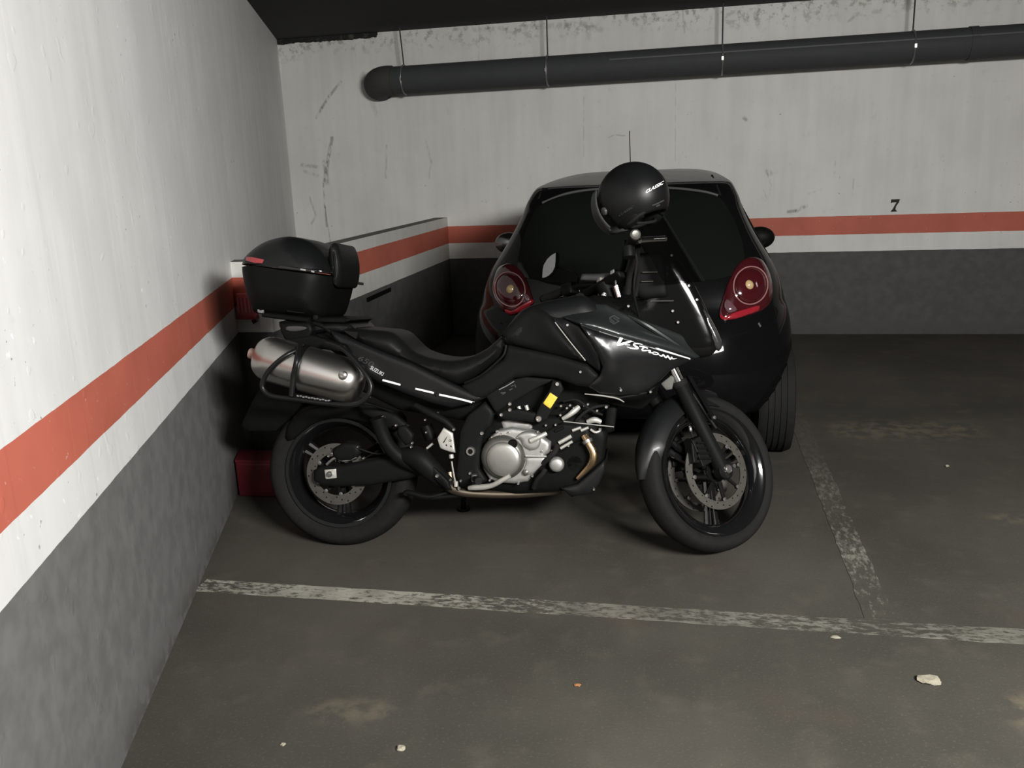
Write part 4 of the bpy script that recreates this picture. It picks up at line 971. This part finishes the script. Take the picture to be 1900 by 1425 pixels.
T('trim_line', [(1030, 598, .193), (1056, 632, .215), (1086, 669, .207)], .0022, M_bolt if False else M_tapegrey, tk, segs=6)
lf = panel('side_fairing', [(1076, 603, .250), (1146, 625, .224), (1220, 646, .168), (1289, 666, .092), (1266, 677, .112), (1243, 688, .135), (1224, 707, .152), (1207, 722, .163), (1185, 732, .176), (1150, 735, .192), (1112, 730, .203), (1090, 716, .203), (1112, 697, .222), (1118, 680, .236), (1104, 646, .247)], bulge=.022, r=.07, th=.012, m=M_fair, res=.009)
uf = panel('upper_fairing', [(1040, 588, .170), (1074, 573, .15), (1100, 564, .14), (1124, 565, .142), (1161, 583, .145), (1220, 604, .118), (1272, 624, .082), (1288, 642, .074), (1301, 662, .066), (1289, 665, .090), (1220, 645, .164), (1146, 624, .220), (1077, 602, .245)], bulge=.010, r=.02, th=.012, m=M_graph, res=.009)
T('fairing_ridge', [(1078, 603, .248), (1146, 624.5, .223), (1220, 645.5, .167), (1288, 665.5, .092)], [.002, .0035, .0035, .002], M_fair, lf, segs=8)
T('fairing_crease', [(1165, 585, .150), (1200, 604, .152), (1245, 633, .125), (1285, 658, .092)], [.003, .010, .010, .003], M_graph, uf, segs=8)
lfb = bvh_local([lf])
s_ = 13.571
def zz(P): return [(1130 + x / s_, 610 + y / s_, w / s_) for x, y, w in P]
shadow = [[(10, 190, 20), (120, 240, 60), (260, 250, 90), (330, 250, 60)], [(330, 310, 60), (450, 290, 90), (640, 320, 60), (730, 340, 40)], [(640, 340, 60), (800, 400, 130), (1000, 480, 150), (1200, 560, 140), (1400, 630, 120), (1560, 690, 60)]]
strokes('name_shadow', [zz(p) for p in shadow], lfb, BMi, .0008, M_black, lf)
vs_ = [[(335, 190, 88), (275, 290, 82), (205, 412, 66)], [(190, 418, 40), (300, 392, 56), (450, 348, 52), (600, 314, 30), (740, 314, 6)], [(400, 402, 20), (520, 412, 20)],
       [(832, 402, 8), (700, 378, 30), (610, 398, 34), (655, 440, 40), (722, 482, 40), (690, 500, 36), (560, 490, 32), (440, 455, 12)],
       [(755, 440, 20), (860, 462, 32), (970, 492, 20)], [(885, 468, 30), (825, 522, 32), (855, 552, 32), (940, 548, 28)], [(945, 545, 26), (1035, 560, 34), (1000, 590, 30), (1065, 604, 26)],
       [(1082, 602, 20), (1130, 590, 20), (1205, 606, 22), (1235, 634, 24), (1190, 648, 22), (1115, 634, 22), (1080, 602, 20)], [(1250, 655, 18), (1318, 688, 30), (1352, 655, 30), (1388, 690, 32), (1430, 722, 30), (1466, 684, 30), (1500, 724, 32), (1540, 762, 30), (1572, 716, 26), (1592, 752, 20), (1700, 752, 6)]]
strokes('model_name', [zz(p) for p in vs_], lfb, BMi, .0020, M_white, lf, label='white script lettering')
strokes('ridge_line', [[(1112, 615, 1.5), (1135, 621, 4), (1160, 628.5, 4.2), (1220, 648, 3), (1280, 666, 2)]], lfb, BMi, .0016, mat('ridge_lettering', (.6, .6, .6), .4, noise=.05), lf, label='white line of the decal')
ufb = bvh_local([uf])
strokes('emblem', [[(1139, 586, 2.2), (1130, 591, 2.4)], [(1130, 591, 2), (1140, 598, 2)], [(1131, 595.5, 2), (1139, 601.5, 2)], [(1139, 601.5, 2.4), (1149, 596, 2.2)], [(1139, 586, 2), (1149, 592.5, 2)], [(1138, 590, 2), (1147, 596, 2)]], ufb, BMi, .0012, mat('emblem_grey', (.06, .063, .063), .35, metal=.3, noise=.05), uf)
# spar below the seat and tank
sp_ = panel('frame_cover', [(855, 716, .14), (900, 690, .15), (934, 666, .15), (942, 640, .15), (980, 648, .165), (1040, 660, .18), (1090, 676, .20), (1113, 697, .205), (1095, 718, .20), (1070, 716, .19), (1034, 702, .175), (990, 698, .165), (955, 702, .16), (905, 736, .155), (880, 744, .15)], bulge=.018, r=.018, th=.014, m=M_plast_g, res=.010)
fp_ = panel('frame_plate', [(899, 731), (940, 707), (975, 699), (1031, 704), (1000, 718), (961, 741), (920, 766)], w=.160, bulge=.005, r=.008, th=.012, m=M_plast_g, res=.010)
fpb = bvh_local([fp_])
strokes('printed_line', [[(926, 723, 1.6), (940, 716, 1.6), (954, 707.5, 1.6)]], fpb, BMi, .0012, M_grey, fp_)
strokes('printed_line', [[(929, 729, 2), (938, 728, 2), (932, 732, 1.6)], [(945, 724, 2), (951, 721, 2)], [(955, 713, 2), (957, 719, 2)], [(948, 717, 1.6), (953, 715, 1.6)]], fpb, BMi, .0012, M_dgrey, fp_)
panel('mount_bar', [(921, 768), (938, 760), (962, 759), (1000, 767), (1007, 776), (998, 784), (960, 781), (930, 778)], w=.162, bulge=.008, r=.01, th=.014, m=M_plast_g, res=.009)
st_ = panel('mount_strap', [(1025, 705), (1040, 708), (1046, 722), (1030, 752), (1014, 780), (1000, 786), (991, 776), (1004, 748), (1020, 722)], w=.172, bulge=.006, r=.008, th=.012, m=M_plast_g, res=.009)
panel('sticker', [(1021, 728.5), (1034.5, 737.5), (1021, 758.5), (1007.5, 748.5)], w=.1795, bulge=.0008, r=.003, th=.002, m=M_yel, parent=st_, res=.01, label='yellow sticker')
for (x, y, r_) in ((1034, 712.5, .010), (999.5, 777, .014)): bolt(x, y, .180, r_, st_)
for (x, y) in ((930, 769.5), (946, 760.5), (946, 749.5)): bolt(x, y, .172, .0085)
for (x, y, w_) in ((1166, 568, .148), (1053, 603, .20), (1258, 598, .10), (1152, 724, .212), (1207, 727, .175), (1077, 690, .215), (1248, 577, .10), (1250, 508, .085), (1246, 474, .085), (1278, 530, .085), (1293, 556, .085)): bolt(x, y, w_, .0065)
T('lower_trim', [(1085, 731, .20), (1115, 734, .205), (1144, 739, .205), (1158, 746, .20)], [.002, .003, .003, .002], M_tapegrey, None, segs=6)
T('guard_edge', [(1046, 782, .16), (1092, 787, .165), (1139, 792, .16)], .0022, M_tapegrey, None, segs=6)
panel('under_fairing', [(1090, 716, .19), (1150, 736, .195), (1200, 726, .158), (1222, 712, .145), (1220, 735, .10), (1190, 760, .10), (1140, 752, .12), (1105, 738, .15)], bulge=.006, r=.02, th=.012, m=M_plast, res=.013)
panel('air_duct', [(1226, 712), (1245, 697), (1252, 700), (1247, 722), (1236, 724)], w=.09, bulge=.004, r=.008, th=.01, m=M_dull, res=.008)
# nose, inner panel, screen, headlamp
panel('nose_fairing', [(1085, 553), (1130, 549), (1190, 556), (1225, 480), (1248, 468), (1290, 530), (1318, 590), (1333, 634), (1325, 655), (1303, 664), (1240, 660), (1150, 640), (1100, 610)], w=.062, bulge=.03, r=.05, m=M_nose, both=True, sm=2, res=.016)
panel('headlamp', [(1283, 535), (1300, 556), (1322, 596), (1340, 634), (1334, 652), (1318, 640), (1306, 610), (1294, 575)], w=.055, bulge=.03, r=.02, m=mat('headlamp_glass', (.03, .03, .029), .16, coat=.6, noise=.2), both=True, sm=2, res=.011)
def screen_pt(t, u):
    """t up the screen, u across"""
    a = B(1306, 522, 0); b = B(1229, 398, 0)
    p = a.lerp(b, t) + Vector((-.02, 0, 0)) * sin(pi * t) * 0
    hw_ = .19 - .075 * t; return p + Vector((-.16 * abs(u) ** 2.2 * (1 - .25 * t), -hw_ * u, -.02 * abs(u) ** 2 * t))
V = []; F = []; n1, n2 = 14, 18
for th in (0, .004):
    for i in range(n1 + 1):
        for j in range(n2 + 1):
            u = -1 + 2 * j / n2; V.append(screen_pt(i / n1, u * (1 if i < n1 - 2 else .93 if i < n1 else .8)) + Vector((-th, 0, 0)))
k = (n1 + 1) * (n2 + 1)
for i in range(n1):
    for j in range(n2):
        a = i * (n2 + 1) + j; F += [(a, a + 1, a + n2 + 2, a + n2 + 1), (k + a, k + a + n2 + 1, k + a + n2 + 2, k + a + 1)]
for i in range(n1):
    for j in (0, n2): a = i * (n2 + 1) + j; F.append((a, a + n2 + 1, k + a + n2 + 1, k + a))
for j in range(n2):
    for i in (0, n1): a = i * (n2 + 1) + j; F.append((a, a + 1, k + a + 1, k + a))
ws = mk('windscreen', V, F, M_screen, bike)
tube('screen_edge', [screen_pt(i / 10, 0) + Vector((.001, 0, 0)) for i in range(11)], .0035, M_plast_g, ws, 6)
# instruments and bars
dash = panel('instruments', [(1180, 470), (1226, 468), (1236, 500), (1240, 552), (1190, 556), (1172, 540), (1172, 490)], w=.085, bulge=.02, r=.02, m=M_black, both=True, res=.014)
for (a, b) in (((1192, 505), (1220, 504.5)), ((1190, 522.5), (1212, 521.5)), ((1207, 558.5), (1250, 558))): T('dash_glint', [(*a, .122), (*b, .122)], .0018, M_bolt, dash, sm=0, segs=6)  # steel lines stand in for gloss glints on the instrument edges
HBc = B(1118, 514, 0)
hbar = [HBc + sy * -.42 + sx * -.03 + Vector((0, 0, .035)), HBc + sy * -.22 + sx * .01 + Vector((0, 0, .03)), HBc + sy * -.09 + sx * .03, HBc + sx * .035, HBc + sy * .09 + sx * .03, HBc + sy * .22 + sx * .01 + Vector((0, 0, .03)), HBc + sy * .42 + sx * -.03 + Vector((0, 0, .035))]
hbar[0] = B(1178, 437, .40); hbar[1] = hbar[2].lerp(hbar[0], .45) + Vector((0, 0, .02))
hb_ = tube('handlebar', hbar, .0125, M_plast_g, bike, 14, sm=6)
for s in (0, -1):
    e = hbar[s]; q = hbar[s].lerp(hbar[1 if s == 0 else -2], .62); dr = (e - q).normalized()
    gr = tube('grip', [q, e], .0175, M_rub, hb_, 18)
    lathe('bar_end', [(.006, .02), (.012, .021), (.018, .017), (.019, .004), (.016, 0)], e, dr, M_cov_d if s == 0 else M_plast, hb_, 24)
    sw = q - dr * .035
    box('switchgear', sw, dr * .03, sx * .022, sz * .026, M_plast, hb_, bev=.008)
    lp = [B(1187, 446, .40), B(1205, 444.5, .37), B(1234, 443, .31)] if s == 0 else [sw + sx * .035, sw + sx * .06 + dr * .03, e + sx * .055 - dr * .03, e + sx * .05]
    lv = tube('lever', lp, .0105 if s == 0 else .008, M_chr, hb_, 12, sm=4)
    tube('cable', [sw + sx * .02, sw + sx * .03 + sz * -.05, sw + sx * .02 - dr * .08 + sz * -.16, FA + fu * .62 + sx * .03], .0045, M_rub, hb_, 8, sm=5)
    # brake fluid pot on the right
    if s == 0: lathe('fluid_pot', [(.022, -.02), (.024, -.015), (.024, .018), (.020, .022), (.001, .022)], B(1166, 468, .34), sz, M_plast, hb_, 24)
for s in (-1, 1): box('riser', HBc + sx * .03 + sy * s * .05 + sz * -.03, sx * .018, sy * .016, sz * .045, M_chr if s == -1 else M_tapegrey, hb_, bev=.005)
# top of the forks and ignition seen between tank and bars
T('fork_cap', [(1118, 553, .05), (1124, 544, .05)], .012, M_chr, None, sm=0, segs=14)
T('fork_cap', [(1149, 551, .08), (1143, 530, .08)], .015, M_chr, None, sm=0, segs=16)
panel('key_switch', [(1175, 536), (1197, 538), (1192, 546), (1176, 549)], w=.09, bulge=.006, r=.006, th=.02, m=M_tapegrey, res=.007)
panel('top_yoke_cover', [(1080, 508), (1160, 506), (1160, 524), (1076, 520)], w=-.06, bulge=.01, r=.01, th=.04, m=mat('yoke_grey', (.055, .056, .054), .5, noise=.1), res=.012)
T('wiring_loom', [(1165, 545, .10), (1168, 510, .13), (1176, 480, .2), (1180, 455, .28)], .012, M_rub, None)
T('wiring_loom', [(1180, 548, .09), (1184, 510, .13), (1182, 480, .2), (1185, 455, .28)], .009, M_rub, None)
# mirrors
def mirror(c, nrm, up_, stem_from, hide=False):
    nrm = Vector(nrm).normalized(); rt_ = Vector(up_).cross(nrm).normalized(); u_ = nrm.cross(rt_)
    pts = [(-.040, -.062), (-.041, -.022), (-.036, .0), (-.014, .028), (.012, .044), (.040, .054), (.043, .018), (.042, -.012), (.028, -.036), (.004, -.052), (-.018, -.060)]
    n = len(pts); V = [c + rt_ * a + u_ * b for a, b in pts] + [c - nrm * .022 + rt_ * a * .9 + u_ * b * .9 for a, b in pts] + [c - nrm * .038 + rt_ * a * .5 + u_ * b * .5 for a, b in pts]
    F = [(i + n * k, (i + 1) % n + n * k, (i + 1) % n + n * (k + 1), i + n * (k + 1)) for k in (0, 1) for i in range(n)] + [tuple(range(n)), tuple(2 * n + i for i in range(n))]
    mo = mk('mirror', V, F, M_plast, bike)
    V = [c + nrm * .0015 + rt_ * a * .93 + u_ * b * .92 for a, b in pts] + [c - nrm * .002 + rt_ * a * .93 + u_ * b * .92 for a, b in pts]
    mk('mirror_glass', V, [tuple(range(n)), tuple(range(n, 2 * n))] + [(i, (i + 1) % n, n + (i + 1) % n, n + i) for i in range(n)], M_mirror, mo, smooth=False)
    tube('mirror_stem', [stem_from, stem_from + Vector((0, 0, .05)), c - nrm * .03], .006, M_plast, mo, 8, sm=5)
    return mo
lm = B(1019, 491, -.36)
# aim the left glass so that it shows the pale left wall to the viewer
tgt = BMi @ Vector((-2.3, 3.7, 1.45)); vd = (BC - lm).normalized(); td = (tgt - lm).normalized()
mirror(lm, vd + td, (0, 0, 1), hbar[-2])
# side stand on the far side
sa = B(860, 880, -.10); 
sb_w = BM @ (sa + Vector((-.06, .24, 0))); sb_w.z = .012; sb = BMi @ sb_w
ss = tube('side_stand', [sa, sb], [.014, .012], M_plast, bike, 10)
vz = BR @ Vector((0, 0, 1)); lathe('stand_foot', [(.001, 0), (.03, 0), (.032, -.006), (.03, -.0115), (.001, -.0115)], sb, vz, M_plast, ss, 20)

# ------------------------------------------------------------------ the helmet
hc = BM @ B(1174, 370, .36)
view = (CAM - hc).normalized()
hz = Vector((0, 0, 1)); hl = Vector((view.x, view.y, 0)).normalized()      # the side turned to the viewer
hfwd = hl.cross(hz).normalized()                                            # points to the left of the picture
if hfwd.dot(Vector(CR[0])) > 0: hfwd = -hfwd
hl0 = hl.copy(); hfwd, hl = (hfwd * cos(.60) - hl0 * sin(.60)), (hl0 * cos(.60) + hfwd * sin(.60))   # face turned a little away
tilt = Matrix.Rotation(radians(-24), 3, hl) if (Matrix.Rotation(radians(-24), 3, hl) @ hfwd).z < 0 else Matrix.Rotation(radians(24), 3, hl)
hx, hzz = tilt @ hfwd, tilt @ hz; hy = hzz.cross(hx)
HM = Matrix(((hx.x, hy.x, hzz.x, hc.x), (hx.y, hy.y, hzz.y, hc.y), (hx.z, hy.z, hzz.z, hc.z), (0, 0, 0, 1))); HMi = HM.inverted()
hel = empty('helmet', mw=HM); tag(hel, 'matt black open face helmet hung on the right handlebar of the motorcycle', 'helmet')
M_hel = mat('matt_helmet_shell', (.005, .0055, .0055), .40, spec=.25, coat=.0, noise=.12, nscale=200)
def shell(r, keep, nu=64, nv=40):
    V = []; F = []
    for j in range(nv + 1):
        ph = pi * j / nv
        for i in range(nu):
            a = 2 * pi * i / nu; x = r * 1.03 * sin(ph) * cos(a); y = r * .88 * sin(ph) * sin(a); z = r * .985 * cos(ph)
            if z < 0: z *= .98
            V.append(Vector((x, y, z)))
    for j in range(nv):
        for i in range(nu):
            f = (j * nu + i, j * nu + (i + 1) % nu, (j + 1) * nu + (i + 1) % nu, (j + 1) * nu + i)
            c = sum((V[k] for k in f), Vector()) / 4
            if keep(c): F.append(f)
    used = sorted({k for f in F for k in f}); mp = {k: n for n, k in enumerate(used)}
    return [V[k] for k in used], [tuple(mp[k] for k in f) for f in F]
RH = .129
def keep(c):
    if c.z < -.088 + .10 * max(0, -c.x - .03): return False
    if c.x > .074 and c.z < .036: return False
    if c.x > .045 and c.z < .036 - (.074 - c.x) * 2.4: return False
    return True
V, F = shell(RH, keep); sh = mk('shell', V, F, M_hel, hel, ang=60)
s_ = sh.modifiers.new('thickness', 'SOLIDIFY'); s_.thickness = .016; s_.offset = -1
V, F = shell(RH * .86, lambda c: c.z > -.078 and not (c.x > .055 and c.z < .03)); li = mk('liner', V, F, M_black, hel, ang=60)
s_ = li.modifiers.new('thickness', 'SOLIDIFY'); s_.thickness = .02; s_.offset = -1
for s in (1, -1):
    bm = bmesh.new(); bmesh.ops.create_uvsphere(bm, u_segments=20, v_segments=12, radius=1)
    V = [Vector((v.co.x * .050 - .005, s * (.074 + v.co.y * .022), -.066 + v.co.z * .034)) for v in bm.verts]; F = [tuple(v.index for v in f.verts) for f in bm.faces]; bm.free()
    mk('cheek_pad', V, F, M_black, hel)
def vis_keep(c): return c.x > .062 and -.075 < c.z < .075 
V, F = shell(RH * 1.075, lambda c: c.x > .062 and -.078 < c.z < .075); V = [Vector((v.x * 1.13, v.y, v.z)) for v in V]; vz_ = mk('visor', V, F, M_visor, hel, ang=60)
s_ = vz_.modifiers.new('thickness', 'SOLIDIFY'); s_.thickness = .003; s_.offset = -1
for s in (1, -1):
    c = Vector((.058, s * .104, -.012)); lathe('visor_pivot', [(.002, .006), (.008, .006), (.013, .004), (.014, -.004)], c, Vector((.45, s, 0)), M_lens, hel, 20)
tube('rim_trim', [Vector((.070 * cos(a) - .02, .088 * sin(a), -.086 + .02 * max(0, -cos(a)))) for a in [2 * pi * k / 40 for k in range(40)]], .006, M_rub, hel, 8, closed=True)
tube('chin_strap', [Vector((.0, .07, -.078)), Vector((-.03, .045, -.098)), Vector((-.04, -.02, -.100)), Vector((-.01, -.07, -.078))], [.005] * 4, M_rub, hel, 8, sm=5)
HB = bvh_local([sh])
lettering('front_lettering', 'CLASSIC', (1197.5, 359.5), (32.5, -17.5), (1, -6.5), HB, HMi, .0012, M_white, hel, shear=.15, bold=.02, label='white lettering')
lettering('side_lettering', 'CLASSIC', (1148, 402), (27, -16.5), (1, -5), HB, HMi, .0012, M_dgrey, hel, shear=.1)
strokes('side_logo', [[(1210, 381, 1.5), (1218, 378, 2.2), (1231, 371.5, 2.5)], [(1217, 383, 2.5), (1224, 379.5, 2.5)]], HB, HMi, .0012, M_dgrey, hel)
